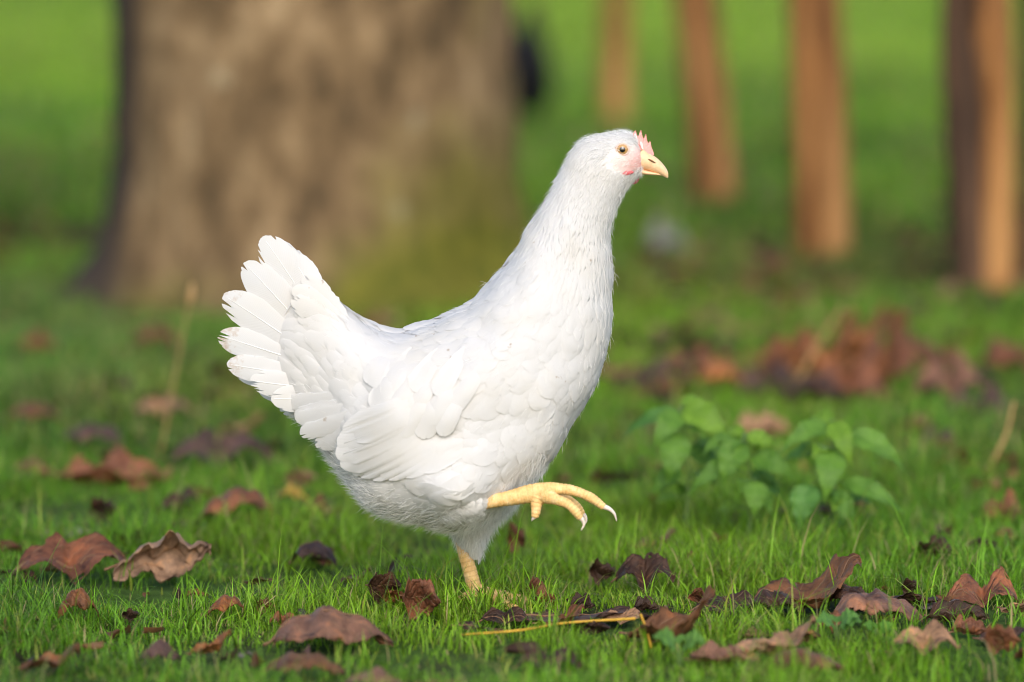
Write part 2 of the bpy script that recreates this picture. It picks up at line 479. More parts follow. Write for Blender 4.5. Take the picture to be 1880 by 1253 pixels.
def blades(name, x, y, length, width, levels, lean, label, seed):
    n = len(x)
    z = ground_h(x, y)
    az = rng.random(n) * 2 * math.pi
    face = az + rng.normal(0, .6, n) + math.pi / 2
    ld = np.stack([np.cos(az), np.sin(az), 0 * az], 1); wd = np.stack([np.cos(face), np.sin(face), 0 * az], 1)
    base = np.stack([x, y, z - .002], 1)
    K = len(levels)
    L = length[:, None]; lean_ = (lean * (.3 + 1.2 * rng.random(n) ** 1.5))[:, None]
    vs = []
    wprof = {4: (1, .95, .65), 3: (1, .75), 2: (1,)}[K]
    for k, s in enumerate(levels):
        ang = lean_ * s ** 1.2
        c = base + np.array([0, 0, 1.0]) * (L * s * np.cos(ang * .75)) + ld * (L * s * np.sin(ang * .75))
        if k < K - 1:
            hw = (width * .5 * wprof[k])[:, None]
            vs += [c - wd * hw, c + wd * hw]
        else:
            vs.append(c)
    m = len(vs)
    V = np.stack(vs, 1).reshape(-1, 3)
    t = []
    for k in range(K - 2):
        a = 2 * k
        t += [(a, a + 1, a + 3), (a, a + 3, a + 2)]
    a = 2 * (K - 2); t.append((a, a + 1, a + 2))
    Ff = (np.arange(n)[:, None, None] * m + np.array(t)[None]).reshape(-1, 3)
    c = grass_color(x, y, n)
    C = np.repeat(c[:, None], m, 1)
    C[:, :2] *= .6                      # blades are paler green at the tip, darker at the base
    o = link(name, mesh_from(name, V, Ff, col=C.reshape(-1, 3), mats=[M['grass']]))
    tag(o, label, "grass", kind="stuff")
    return o
def scatter(n, y0, y1, margin, pw=1.0):
    d0, d1 = y0 + 4, y1 + 4
    u = rng.random(n)
    d = np.sqrt(d0 ** 2 + (d1 ** 2 - d0 ** 2) * u)
    x = (rng.random(n) * 2 - 1) * (940 / F * d + margin)
    return x, d - 4
def make_grass():
    # near lawn, fine blades
    n = 230000
    x, y = scatter(n, -.75, 1.0, .25)
    den = fbm(x * 5, y * 5, 61, 3)
    keep = rng.random(n) < sstep(.30, .6, den) * .92 + .08
    x, y, den = x[keep], y[keep], den[keep]
    tuft = fbm(x * 9 + 4, y * 9, 71, 2)
    L = (.009 + .023 * rng.random(len(x)) ** 1.5) * (.40 + 1.05 * sstep(.28, .72, tuft)) * (.65 + .6 * sstep(.3, .65, den))
    L = np.where(rng.random(len(x)) < .02, L * 1.9 + .012, L)
    W = .0006 + .0010 * rng.random(len(x)) ** 1.6
    blades("short_lawn_grass", x, y, L, W, (0, .38, .72, 1), 1.35, "fine short green grass of the lawn around the white hen", 1)
    # taller tufts
    m = 620
    cx, cy = scatter(m, -.7, 1.2, .2)
    fx = G(882, 1128)[0]                       # a few tufts stand round the planted foot
    cx = np.r_[cx, fx + rng.uniform(-.04, .075, 46)]; cy = np.r_[cy, rng.uniform(-.01, .078, 46)]; m = len(cx)
    k = rng.integers(5, 16, m)
    x = np.repeat(cx, k) + rng.normal(0, .006, k.sum()); y = np.repeat(cy, k) + rng.normal(0, .006, k.sum())
    L = np.repeat(.026 + .026 * rng.random(m) ** 1.5, k) * (.6 + .6 * rng.random(k.sum()))
    W = .0010 + .0010 * rng.random(len(x))
    blades("grass_tufts", x, y, L, W, (0, .38, .72, 1), .95, "longer green grass blades rising in tufts from the lawn", 2)
    n = 170000
    x, y = scatter(n, 1.0, 4.6, .4)
    L = (.012 + .026 * rng.random(n) ** 1.3) * (.6 + .8 * fbm(x * 5, y * 5, 75, 2))
    blades("lawn_grass_behind", x, y, L, .0022 + .0018 * rng.random(n), (0, .5, 1), 1.0, "blurred green grass of the lawn behind the hen", 3)
    n = 70000
    x, y = scatter(n, 4.6, 11, 1.0)
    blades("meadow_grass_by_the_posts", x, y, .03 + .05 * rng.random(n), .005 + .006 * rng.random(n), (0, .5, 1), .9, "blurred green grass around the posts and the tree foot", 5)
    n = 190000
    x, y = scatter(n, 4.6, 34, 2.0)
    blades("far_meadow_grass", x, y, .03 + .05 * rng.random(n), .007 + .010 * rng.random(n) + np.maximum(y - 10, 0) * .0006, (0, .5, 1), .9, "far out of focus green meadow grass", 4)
make_grass()

# ------------------------------------------------------------------ tree behind the hen
def make_tree():
    front = G(575, 578)
    s = mpp(front[1] + .28)
    cx = U(575, 300, front[1] + .28)[0]
    cy = front[1] + .30
    rad = 360 * s
    nz, na = 90, 160
    zz = np.concatenate([np.linspace(-.04, .8, 60), np.linspace(.86, 3.2, 30)])
    a = np.linspace(0, 2 * math.pi, na, endpoint=False)
    Z, A = np.meshgrid(zz, a, indexing='ij')
    lobes = .5 + .5 * np.cos(A * 5 + .9 + .7 * np.sin(A * 2)) ** 1
    flare = np.exp(-np.maximum(Z, 0) / .07) * (.10 + .34 * lobes)
    rr = rad * (1 - .05 * np.maximum(Z - .3, 0)) * (1 + flare + .02 * np.cos(3 * A + 1) + .03 * (fbm(A * 2.5 + 3, Z * 6, 5, 3) - .5))
    rr = rr + .02 * (np.abs(fbm(A * 11, Z * 7, 15, 4) - .5) * 2)
    V = np.stack([rr * np.cos(A), rr * np.sin(A), Z], -1).reshape(-1, 3)
    an = A.ravel(); z = Z.ravel()
    nx = np.cos(an)
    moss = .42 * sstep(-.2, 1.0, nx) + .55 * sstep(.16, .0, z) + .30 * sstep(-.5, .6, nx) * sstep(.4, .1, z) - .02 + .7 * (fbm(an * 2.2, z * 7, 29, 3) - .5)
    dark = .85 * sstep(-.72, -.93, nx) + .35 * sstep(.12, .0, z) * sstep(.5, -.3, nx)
    lich = np.zeros_like(z)
    for la, lz, ls in ((-1.0, .30, .05), (-1.1, .16, .05), (-.85, .22, .04), (-2.0, .36, .05)):
        lich += .5 * np.exp(-(((an - (la % (2 * math.pi))) * rad) ** 2 + (z - lz) ** 2) / (2 * (ls * .5) ** 2))
    root = empty("tree", (cx, cy, 0))
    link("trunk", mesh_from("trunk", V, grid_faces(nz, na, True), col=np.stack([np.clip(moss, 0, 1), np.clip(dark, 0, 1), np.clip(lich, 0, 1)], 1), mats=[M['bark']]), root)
    tag(root, "thick mossy tree trunk with flared roots standing behind the white hen", "tree")
make_tree()

# ------------------------------------------------------------------ wooden posts
def wood_post(name, pts, rad, mats_, seed, height=None):
    n = 40; seg = 28
    P = spline(pts, n)
    V, fs = tube(P, np.interp(np.linspace(0, 1, n), np.linspace(0, 1, len(rad)), rad), seg)
    body = V[:n * seg].reshape(n, seg, 3)
    a = np.arange(seg) / seg * 2 * math.pi
    k = 1 + .12 * np.cos(2 * a + seed)[None] + .34 * (fbm(np.cos(a)[None] * 2 + seed, np.linspace(0, 3, n)[:, None] + np.sin(a)[None] * 2, seed, 3) - .5)
    V[:n * seg] = (P[:, None] + (body - P[:, None]) * k[..., None]).reshape(-1, 3)
    return V, fs
def place_post(name, top, bot, width, H, m, seed, label):
    g = G(*bot); Y = g[1]
    t = U(top[0], top[1], Y)
    d = (t - g) / max(t[2] - g[2], 1e-3)
    r = width * mpp(Y) / 2
    root = empty(name, g)
    pts = np.array([[0, 0, -.06], d * .2, d * .5, d * H]) 
    V, fs = wood_post("p", pts, [r * 1.06, r, r * .97, r * .92], m, seed)
    link("shaft", mesh_from("shaft", V, fs, mats=[m]), root)
    tag(root, label, "post", "wooden posts standing in the grass behind the hen")
    return root
place_post("wooden_post", (1278, 0), (1316, 392), 88, 1.1, M['post'], 3, "leaning orange brown wooden post nearest to the hen's beak")
place_post("wooden_post", (1494, 0), (1512, 488), 98, 1.15, M['post'], 8, "upright orange brown wooden post in the middle of the row")
place_post("wooden_post", (1132, 0), (1128, 246), 46, 1.1, M['post'], 13, "thin distant brown post rising just above the hen's head")
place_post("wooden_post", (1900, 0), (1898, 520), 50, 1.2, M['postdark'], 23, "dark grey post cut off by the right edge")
def forked_post():
    g = G(1800, 548); Y = g[1]; s = mpp(Y)
    root = empty("forked_post", g)
    def loc(px, py, dy=0): return U(px, py, Y + dy) - g
    L = [loc(1782, 575), loc(1776, 400), loc(1770, 200), loc(1772, 60), loc(1790, -60), loc(1800, -400)]
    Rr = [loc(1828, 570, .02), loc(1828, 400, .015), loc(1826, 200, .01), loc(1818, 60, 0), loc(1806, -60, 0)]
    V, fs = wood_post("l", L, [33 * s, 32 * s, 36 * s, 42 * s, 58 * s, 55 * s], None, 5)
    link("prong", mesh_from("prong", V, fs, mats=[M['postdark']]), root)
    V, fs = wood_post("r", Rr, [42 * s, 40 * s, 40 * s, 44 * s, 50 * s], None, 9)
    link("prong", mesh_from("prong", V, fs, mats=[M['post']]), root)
    tag(root, "forked brown post with one dark and one light prong at the right", "post", "wooden posts standing in the grass behind the hen")
forked_post()

# ------------------------------------------------------------------ the hen
YH = .05                         # the hen walks a little beyond the plane y = 0
U0 = U
def U(px, py, Y=0.0):
    return U0(px, py, Y + YH) - np.array([0, YH, 0])
SECT = [  # upper outline px, lower outline px, half depth in metres (tail root to head)
    ((508, 590), (492, 645), .003), ((548, 541), (520, 732), .017), ((602, 545), (570, 790), .032), ((662, 592), (632, 872), .055), ((725, 611), (692, 930), .074),
    ((795, 594), (772, 955), .084), ((846, 570), (862, 962), .088), ((882, 546), (948, 905), .086), ((905, 516), (1006, 846), .081),
    ((930, 486), (1062, 765), .072), ((952, 450), (1102, 688), .061), ((969, 418), (1121, 592), .050), ((989, 385), (1124, 500), .040),
    ((1012, 348), (1119, 430), .0325), ((1034, 310), (1128, 388), .0275), ((1049, 280), (1143, 357), .0245), ((1072, 257), (1155, 338), .0225),
    ((1108, 247), (1165, 326), .0205), ((1146, 243), (1172, 320), .0170), ((1166, 254), (1178, 314), .0115), ((1176, 272), (1182, 304), .006)]
NT, NA = 420, 112
def hen_surface():
    up = spline(np.array([U(*a) for a, b, c in SECT]), NT); lo = spline(np.array([U(*b) for a, b, c in SECT]), NT)
    # both splines must share the parameter: resample on section index
    k = np.arange(len(SECT)); kk = np.linspace(0, len(SECT) - 1, NT)
    def cr(P):
        P = np.asarray(P, float); m = np.gradient(P, axis=0)
        i = np.clip(kk.astype(int), 0, len(P) - 2); u = (kk - i)
        if P.ndim == 2: u = u[:, None]
        return (2 * u ** 3 - 3 * u ** 2 + 1) * P[i] + (u ** 3 - 2 * u ** 2 + u) * m[i] + (-2 * u ** 3 + 3 * u ** 2) * P[i + 1] + (u ** 3 - u ** 2) * m[i + 1]
    up = cr([U(*a) for a, b, c in SECT]); lo = cr([U(*b) for a, b, c in SECT]); hw = cr([c for a, b, c in SECT])
    th = np.linspace(0, 2 * math.pi, NA, endpoint=False)
    c = (up + lo) / 2; a = (up - lo) / 2
    ct, st = np.cos(th), np.sin(th)
    body_ = (sstep(1.0, 3.5, kk) * sstep(12.0, 8.0, kk))[:, None]      # fuller lower flank on the trunk of the body
    e = .92 - .26 * body_ * (ct < 0)[None]
    ct = np.sign(ct)[None] * np.abs(ct)[None] ** e; st = np.sign(st)[None] * np.abs(st)[None] ** e
    P = c[:, None] + a[:, None] * ct[..., None]
    P = P + hw[:, None, None] * st[..., None] * np.array([0, -1.0, 0])
    return P
SURF = hen_surface()
def surf_normals(P):
    dt = np.gradient(P, axis=0); da = np.roll(P, -1, 1) - np.roll(P, 1, 1)
    n = norm(np.cross(da, dt))
    c = P.mean(1, keepdims=True)
    sg = np.sign(((P - c) * n).sum(-1, keepdims=True).mean())
    return n * sg
def px_bump(P, px, py, rx, ry, amp, ang=0):
    """swelling of both flanks, centred where the photograph shows it"""
    q = U(px, py, -.08); s = .00048
    dx = P[..., 0] - q[0]; dz = P[..., 2] - q[2]
    ca, sa = math.cos(ang), math.sin(ang)
    u = (dx * ca + dz * sa) / (rx * s); v = (-dx * sa + dz * ca) / (ry * s)
    g = np.exp(-(u * u + v * v)) * amp
    side = np.sign(-P[..., 1]) * sstep(.0, .03, np.abs(P[..., 1]))
    P = P.copy(); P[..., 1] -= g * side
    return P
SURF = px_bump(SURF, 815, 875, 110, 62, .014, .1)       # thigh
SURF = px_bump(SURF, 835, 908, 62, 44, .017, .1)
SURF = px_bump(SURF, 770, 745, 150, 70, .010, .35)       # folded wing
SURF = px_bump(SURF, 985, 700, 90, 110, .004)
_N = surf_normals(SURF)
_T, _A = np.meshgrid(np.arange(NT), np.arange(NA), indexing='ij')
_lump = (fbm(SURF[..., 0] * 38 + np.sign(SURF[..., 1]) * 7, SURF[..., 2] * 38, 91, 2) - .5) * .0065 * sstep(340, 250, _T) * sstep(10, 60, _T)
SURF = SURF + _N * _lump[..., None]
NORM = surf_normals(SURF)
DT = np.gradient(SURF, axis=0)
DTL = np.linalg.norm(DT, axis=-1)
def sample(arr, t, a):
    t = np.clip(t, 0, NT - 1.001); i = t.astype(int); f = (t - i)[..., None]
    a = np.mod(a, NA); j = a.astype(int) % NA; g = (a - np.floor(a))[..., None]; j2 = (j + 1) % NA
    return (arr[i, j] * (1 - g) + arr[i, j2] * g) * (1 - f) + (arr[i + 1, j] * (1 - g) + arr[i + 1, j2] * g) * f
NEAR = np.arange(4, NA // 2 - 3)
NXZ = SURF[:, NEAR][..., [0, 2]].reshape(-1, 2); NYV = SURF[:, NEAR][..., 1].reshape(-1); NNV = NORM[:, NEAR].reshape(-1, 3)
def near_y(p):
    """depth of the hen's near flank at world x, z"""
    d = ((NXZ - np.array([p[0], p[2]])) ** 2).sum(1)
    k = np.argsort(d)[:6]
    wgt = 1 / (d[k] + 1e-7)
    return (NYV[k] * wgt).sum() / wgt.sum()

def drape(V, off, k=10):
    """keep a feather lying on the flank instead of cutting into it"""
    out = V.copy()
    for c in range(0, len(V), 60):
        q = V[c:c + 60]
        d = ((NXZ[None] - q[:, None, [0, 2]]) ** 2).sum(-1)
        idx = np.argpartition(d, k, axis=1)[:, :k]
        w_ = 1 / (np.take_along_axis(d, idx, 1) + 4e-6)
        y = (NYV[idx] * w_).sum(1) / w_.sum(1)
        out[c:c + 60, 1] = np.minimum(q[:, 1], y - off[c:c + 60])
    return out
def flat_feather(base, tip, width, bend=0.0, cup=.06, notch=0.0, rows=14, cols=15, up_n=None, seed=0, round_tip=.75, stain=0.0, edge=None):
    """one vane with its own curvature: base and tip points, lateral axis across the view of the flank"""
    r = np.random.default_rng(seed)
    base = np.asarray(base, float); tip = np.asarray(tip, float)
    ax = tip - base; L = np.linalg.norm(ax); ax = ax / L
    nrm = np.array([0, -1.0, 0]) if up_n is None else np.asarray(up_n, float)
    nrm = norm(nrm - ax * (nrm @ ax)); lat = np.cross(nrm, ax)
    v = np.linspace(-1, 1, cols)
    ends = 1 - round_tip * min(.9, width / L) * (1 - np.sqrt(1 - .985 * v ** 2))
    nk = r.random(cols) < .16
    ends = ends - nk * notch * r.random(cols) * 2.2 - notch * .12 * r.random(cols)
    s = np.linspace(0, 1, rows)[:, None] * ends[None]
    prof = .22 + .78 * np.clip(np.sin(np.clip(s * 1.02 + .02, 0, 1) * math.pi * .62), 0, 1) ** .8
    wv = width * .5 * prof
    c = base + ax * L * s[..., None] + lat * (bend * L * (s ** 2)[..., None])
    V = c + lat * (wv * v[None])[..., None] + nrm * (width * cup * (1 - v[None] ** 2) * (.4 + s))[..., None] - nrm * (L * .06 * s ** 2)[..., None]
    if edge:
        V = V + lat * (np.where(np.abs(v) > .95, r.normal(0, edge, (rows, cols)), 0))[..., None]
    uv = np.stack([np.broadcast_to(v[None], s.shape), s], -1).reshape(-1, 2)
    st = np.zeros((rows * cols, 3)); st[:, 0] = (stain * sstep(.45, .95, s)).ravel()
    mid = V[:, cols // 2]
    return V.reshape(-1, 3), grid_faces(rows, cols), uv, st, mid, nrm

def hackle_sizes(t):
    """feather length, width, lift and start offset along the body (t index, 0 tail root .. NT head)"""
    k = t / (NT - 1) * (len(SECT) - 1)
    xs = [0, 2, 4, 6, 8, 9.5, 11, 12.5, 14, 15, 16, 17.5, 20]
    L = np.interp(k, xs, [.046, .040, .032, .029, .028, .027, .028, .026, .018, .013, .009, .006, .004])
    W = np.interp(k, xs, [.014, .017, .018, .019, .020, .019, .0150, .0100, .0055, .0042, .0034, .0026, .002])
    H = np.interp(k, xs, [.0026, .0024, .0022, .0021, .0018, .0014, .0009, .0008, .0007, .0006, .0005, .0004, .0003])
    return L, W, H
def face_mask(p):
    """bare skin of the face and the root of the beak"""
    c = U(1152, 290); d = np.stack([(p[..., 0] - c[0]) / (42 * .00048), (p[..., 2] - c[2]) / (29 * .00048)], -1)
    e = np.linalg.norm(d, axis=-1)
    return sstep(1.15, .70, e)
def make_plumage(parent, m, name="plumage"):
    ts, as_ = [], []
    t = NT - 14.0; row = 0
    while t > 7:
        L, W, H = hackle_sizes(t)
        i = int(t)
        ring = SURF[i]; per = np.linalg.norm(np.roll(ring, -1, 0) - ring, axis=1).sum()
        n = max(8, int(per / (W * .55)))
        # even spacing by arc length
        arc = np.r_[0, np.cumsum(np.linalg.norm(np.roll(ring, -1, 0) - ring, axis=1))]
        pos = ((np.arange(n) + (row % 2) * .5 + rng.normal(0, .18, n)) / n) % 1 * arc[-1]
        a = np.interp(pos, arc, np.arange(NA + 1))
        ts.append(t + rng.normal(0, .12, n) * L / DTL[i].mean()); as_.append(a)
        t -= max(.5, .26 * L / np.percentile(DTL[i], 85)); row += 1
    t = np.concatenate(ts); a = np.concatenate(as_)
    P0 = sample(SURF, t, a)
    keep = rng.random(len(t)) > face_mask(P0) * 1.4
    t, a = t[keep], a[keep]
    n = len(t)
    L, W, H = hackle_sizes(t)
    L = L * rng.uniform(.8, 1.2, n); W = W * rng.uniform(.8, 1.2, n); H = H * rng.uniform(.55, 1.35, n)
    K = 8; cols = 7
    v = np.linspace(-1, 1, cols)
    pos = np.zeros((n, K, 3)); nor = np.zeros((n, K, 3)); tan = np.zeros((n, K, 3))
    tc, ac = t.copy(), a.copy()
    # deflection: slight droop towards the belly, random tilt
    P = sample(SURF, tc, ac); ext = np.zeros((n, 3))
    neck_ = sstep(9.5, 12.5, t / (NT - 1) * (len(SECT) - 1))
    dev = rng.normal(0, .16, n) * (1 - .65 * neck_)
    H = H * (1 - neck_) + hackle_sizes(t)[2] * neck_ * rng.uniform(.9, 1.1, n)
    for k in range(K):
        p = sample(SURF, tc, ac); nn = norm(sample(NORM, tc, ac)); d = -norm(sample(DT, tc, ac))
        lat = np.cross(nn, d)
        dd = norm(d + lat * dev[:, None])
        pos[:, k] = p; nor[:, k] = nn; tan[:, k] = dd
        step = L / (K - 1)
        dl = np.maximum(np.linalg.norm(sample(DT, tc, ac), axis=-1), 1e-5)
        dA = np.linalg.norm(sample(np.roll(SURF, -1, 1) - SURF, tc, ac), axis=-1)
        tc = tc - step / dl * np.cos(np.arctan(dev))
        sgn = np.sign(((sample(np.roll(SURF, -1, 1) - SURF, tc, ac)) * lat).sum(-1))
        ac = ac + sgn * step * np.sin(np.arctan(dev)) / np.maximum(dA, 1e-5)
        over = tc < 0
        tc = np.maximum(tc, 0)
    # clamp runaways near the tail root: continue along the last tangent
    s = np.linspace(0, 1, K)
    for k in range(1, K):
        gap = np.linalg.norm(pos[:, k] - pos[:, k - 1], axis=-1)
        bad = gap < (L / (K - 1)) * .35
        pos[bad, k] = pos[bad, k - 1] + tan[bad, k - 1] * (L[bad] / (K - 1))[:, None]
        tan[bad, k] = tan[bad, k - 1]; nor[bad, k] = nor[bad, k - 1]
    kk = t / (NT - 1) * (len(SECT) - 1)
    point = sstep(9.5, 12.5, kk)                                     # neck hackles run out to a point
    ends = 1 - (.36 * (1 - point))[:, None] * (1 - np.sqrt(1 - .97 * v ** 2))[None] - (.33 * point)[:, None] * np.abs(v)[None] ** 2.2
    ends = ends - .05 * rng.random((n, cols))
    lat = norm(np.cross(nor, tan))
    lift = H[:, None] * (.12 + 1.15 * s[None] - .35 * s[None] ** 3)
    prof_r = np.clip(np.sin(np.clip(s * .93 + .07, 0, 1) * math.pi * .66), 0, 1) ** .7
    prof_p = np.clip(np.sin(np.clip(s * .9 + .1, 0, 1) * math.pi * .95), 0, 1) ** .8
    prof = prof_r[None] * (1 - point[:, None]) + prof_p[None] * point[:, None]
    base = pos + nor * lift[..., None]
    V = np.zeros((n, K, cols, 3))
    for c in range(cols):
        se = s[None] * ends[:, c:c + 1]                              # shorter towards the edge
        x = se * (K - 1); i0 = np.clip(x.astype(int), 0, K - 2); f = (x - i0)[..., None]
        r = np.arange(n)[:, None]
        b = base[r, i0] * (1 - f) + base[r, i0 + 1] * f
        V[:, :, c] = b + lat * ((W * .5)[:, None] * prof * v[c])[..., None] - nor * ((W * .055 * (1 + .7 * point) * v[c] ** 2)[:, None] * (.3 + s[None]))[..., None]
    uv = np.stack(np.broadcast_arrays(v[None, None, :], (s[None, :, None])), -1)
    uv = np.broadcast_to(uv, (n, K, cols, 2)).reshape(-1, 2)
    f0 = grid_faces(K, cols)
    Ff = (np.arange(n)[:, None, None] * (K * cols) + f0[None]).reshape(-1, 4)
    colr = np.zeros((n * K * cols, 3))
    o = link(name, mesh_from(name, V.reshape(-1, 3), Ff, uv=uv, col=colr, mats=[m]), parent)
    tag(o, kind="stuff")
    return o
def strands(name, parent, m, t, a, L, W, lift, droop):
    """loose downy barbs standing off the surface"""
    n = len(t)
    p = sample(SURF, t, a); nn = norm(sample(NORM, t, a)); d = -norm(sample(DT, t, a))
    dirv = norm(d * 1.0 + nn * lift[:, None] + rng.normal(0, .28, (n, 3)) + np.array([0, 0, -1.0]) * droop[:, None])
    sd_ = norm(np.cross(dirv, rng.normal(0, 1, (n, 3))))
    b = p + nn * .0012
    mid = b + dirv * (L * .55)[:, None] + nn * (L * .04)[:, None]
    end = b + dirv * L[:, None] + np.array([0, 0, -1.0]) * (L * droop * .25)[:, None]
    hw = (W * .5)[:, None]
    V = np.stack([b - sd_ * hw, b + sd_ * hw, mid - sd_ * hw * .7, mid + sd_ * hw * .7, end], 1).reshape(-1, 3)
    f = np.array([(0, 1, 3), (0, 3, 2), (2, 3, 4)])
    Ff = (np.arange(n)[:, None, None] * 5 + f[None]).reshape(-1, 3)
    uv = np.zeros((len(V), 2)); colr = np.zeros((len(V), 3))
    o = link(name, mesh_from(name, V, Ff, uv=uv, col=colr, mats=[m]), parent)
    tag(o, kind="stuff")
    return o

def loft(sections, n=24, seg=20):
    """closed loft from (upper px, lower px, half depth, Y centre)"""
    Us = np.array([U(*a, y) for a, b, hw, y in sections]); Ls = np.array([U(*b, y) for a, b, hw, y in sections]); hw = np.array([c[2] for c in sections])
    kk = np.linspace(0, len(sections) - 1, n)
    def cr(P):
        m = np.gradient(P, axis=0); i = np.clip(kk.astype(int), 0, len(P) - 2); u = kk - i
        if P.ndim == 2: u = u[:, None]
        return (2 * u ** 3 - 3 * u ** 2 + 1) * P[i] + (u ** 3 - 2 * u ** 2 + u) * m[i] + (-2 * u ** 3 + 3 * u ** 2) * P[i + 1] + (u ** 3 - u ** 2) * m[i + 1]
    u_, l_, h_ = cr(Us), cr(Ls), cr(hw)
    th = np.linspace(0, 2 * math.pi, seg, endpoint=False)
    V = ((u_ + l_) / 2)[:, None] + ((u_ - l_) / 2)[:, None] * np.cos(th)[None, :, None] + h_[:, None, None] * np.sin(th)[None, :, None] * np.array([0, -1.0, 0])
    V = V.reshape(-1, 3)
    c0, c1 = V[:seg].mean(0), V[-seg:].mean(0)
    V = np.vstack([V, c0, c1]); k = np.arange(seg); k2 = (k + 1) % seg
    Ft = np.vstack([np.stack([k2, k, np.full(seg, n * seg)], 1), np.stack([(n - 1) * seg + k, (n - 1) * seg + k2, np.full(seg, n * seg + 1)], 1)])
    return V, [grid_faces(n, seg, True), Ft]
def surf_piece(shrink=.0003):
    P = SURF - NORM * shrink
    V = P.reshape(-1, 3); n, seg = NT, NA
    V = np.vstack([V, P[0].mean(0), P[-1].mean(0)]); k = np.arange(seg); k2 = (k + 1) % seg
    Ft = np.vstack([np.stack([k2, k, np.full(seg, n * seg)], 1), np.stack([(n - 1) * seg + k, (n - 1) * seg + k2, np.full(seg, n * seg + 1)], 1)])
    return V, [grid_faces(n, seg, True), Ft]

YR, YS = -.082, .034                                       # depth of the raised leg and of the standing leg
def leg_chains():
    s = .00048
    an = U(880, 1112, YS); an[2] = .010
    raised = dict(shank=([U(840, 936, YR + .006), U(888, 923, YR), U(935, 915, YR), U(978, 906, YR), U(996, 905, YR)], [.0066, .0060, .0062, .0080, .0092]),
        toes=[([U(995, 903, YR), U(1025, 898, YR - .002), U(1058, 903, YR - .003), U(1086, 915, YR - .003), U(1108, 931, YR - .003)], [.0078, .0050, .0042, .0040, .0032]),
              ([U(1000, 908, YR - .004), U(1022, 918, YR - .014), U(1043, 926, YR - .019), U(1057, 940, YR - .021), U(1065, 951, YR - .021)], [.0078, .0047, .0040, .0038, .0032]),
              ([U(1000, 908, YR + .004), U(1024, 913, YR + .012), U(1046, 920, YR + .018), U(1062, 934, YR + .02), U(1069, 945, YR + .02)], [.0074, .0045, .0038, .0036, .0031]),
              ([U(990, 912, YR - .002), U(985, 926, YR - .004), U(984, 938, YR - .005), U(982, 950, YR - .005)], [.0075, .0048, .0040, .0032])],
        claws=[[U(1107, 930, YR - .003), U(1119, 935, YR - .003), U(1128, 944, YR - .003), U(1132, 957, YR - .003)],
               [U(1064, 949, YR - .021), U(1070, 956, YR - .021), U(1072, 964, YR - .021), U(1067, 974, YR - .021)],
               [U(1068, 943, YR + .02), U(1074, 949, YR + .02), U(1076, 957, YR + .02), U(1072, 965, YR + .02)],
               [U(982, 949, YR - .005), U(978, 953, YR - .005), U(976, 957, YR - .004)]])
    g = np.array([an[0], YS, 0])
    def gp(dx, dy, z): return g + np.array([dx, dy, z])
    standing = dict(shank=([U(848, 985, YS), U(853, 1012, YS), U(863, 1050, YS), U(874, 1085, YS), gp(.0, 0, .013)], [.0074, .0066, .0063, .0066, .0080]),
        toes=[([gp(0, 0, .011), gp(.024, 0, .008), gp(.044, .001, .005), gp(.056, .001, .004)], [.0085, .0055, .0045, .0035]),
              ([gp(0, -.002, .011), gp(.016, -.018, .008), gp(.028, -.032, .005), gp(.035, -.041, .004)], [.008, .0050, .0042, .0033]),
              ([gp(0, .002, .011), gp(.018, .016, .008), gp(.032, .029, .005), gp(.04, .037, .004)], [.008, .0050, .0042, .0033]),
              ([gp(-.002, 0, .012), gp(-.014, -.004, .008), gp(-.024, -.007, .004)], [.007, .0045, .0033])],
        claws=[[gp(.055, .001, .0045), gp(.062, .001, .004), gp(.067, .001, .001)], [gp(.0345, -.0405, .0045), gp(.039, -.046, .004), gp(.042, -.05, .001)],
               [gp(.0395, .0365, .0045), gp(.045, .041, .004), gp(.049, .045, .001)], [gp(-.023, -.007, .0045), gp(-.029, -.009, .003), gp(-.032, -.010, .001)]])
    return raised, standing
def leg_surface(ch, voxel=.0007):
    pieces = []; chains = []
    for pts, rad in [ch['shank']] + ch['toes']:
        n = 40; P = spline(pts, n); r = np.interp(np.linspace(0, 1, n), np.linspace(0, 1, len(rad)), rad)
        if len(chains): r = r * (1 + .09 * np.abs(np.sin(np.linspace(0, 3.2 * math.pi, n))))
        V, fs = tube(P, r, 18, squash=.9); pieces.append((V, fs)); chains.append(P)
    V, Q = remesh(pieces, voxel, 5)
    N = vnormals(V, Q)
    # scutes: overlapping plates across the shank and the toes
    best = np.full(len(V), 9.0); ph = np.zeros(len(V)); kind = np.zeros(len(V), int)
    for ci, P in enumerate(chains):
        arc = np.r_[0, np.cumsum(np.linalg.norm(np.diff(P, axis=0), axis=1))]
        for i in range(len(P)):
            d = np.linalg.norm(V - P[i], axis=1)
            tg = P[min(i + 1, len(P) - 1)] - P[max(i - 1, 0)]; tg = tg / np.linalg.norm(tg)
            m = d < best
            best[m] = d[m]; ph[m] = (arc[i] + ((V[m] - P[i]) @ tg)); kind[m] = ci
    per = np.where(kind == 0, .0046, .0031)
    saw = (ph / per) % 1.0
    disp = (saw ** 1.5) * .00042 - .00022 * np.exp(-((saw - .02) / .09) ** 2)
    V = V + N * disp[:, None]
    tint = np.ones((len(V), 3)) * (1.0 - .22 * np.exp(-((saw - .03) / .10) ** 2))[:, None]
    return V, Q, tint

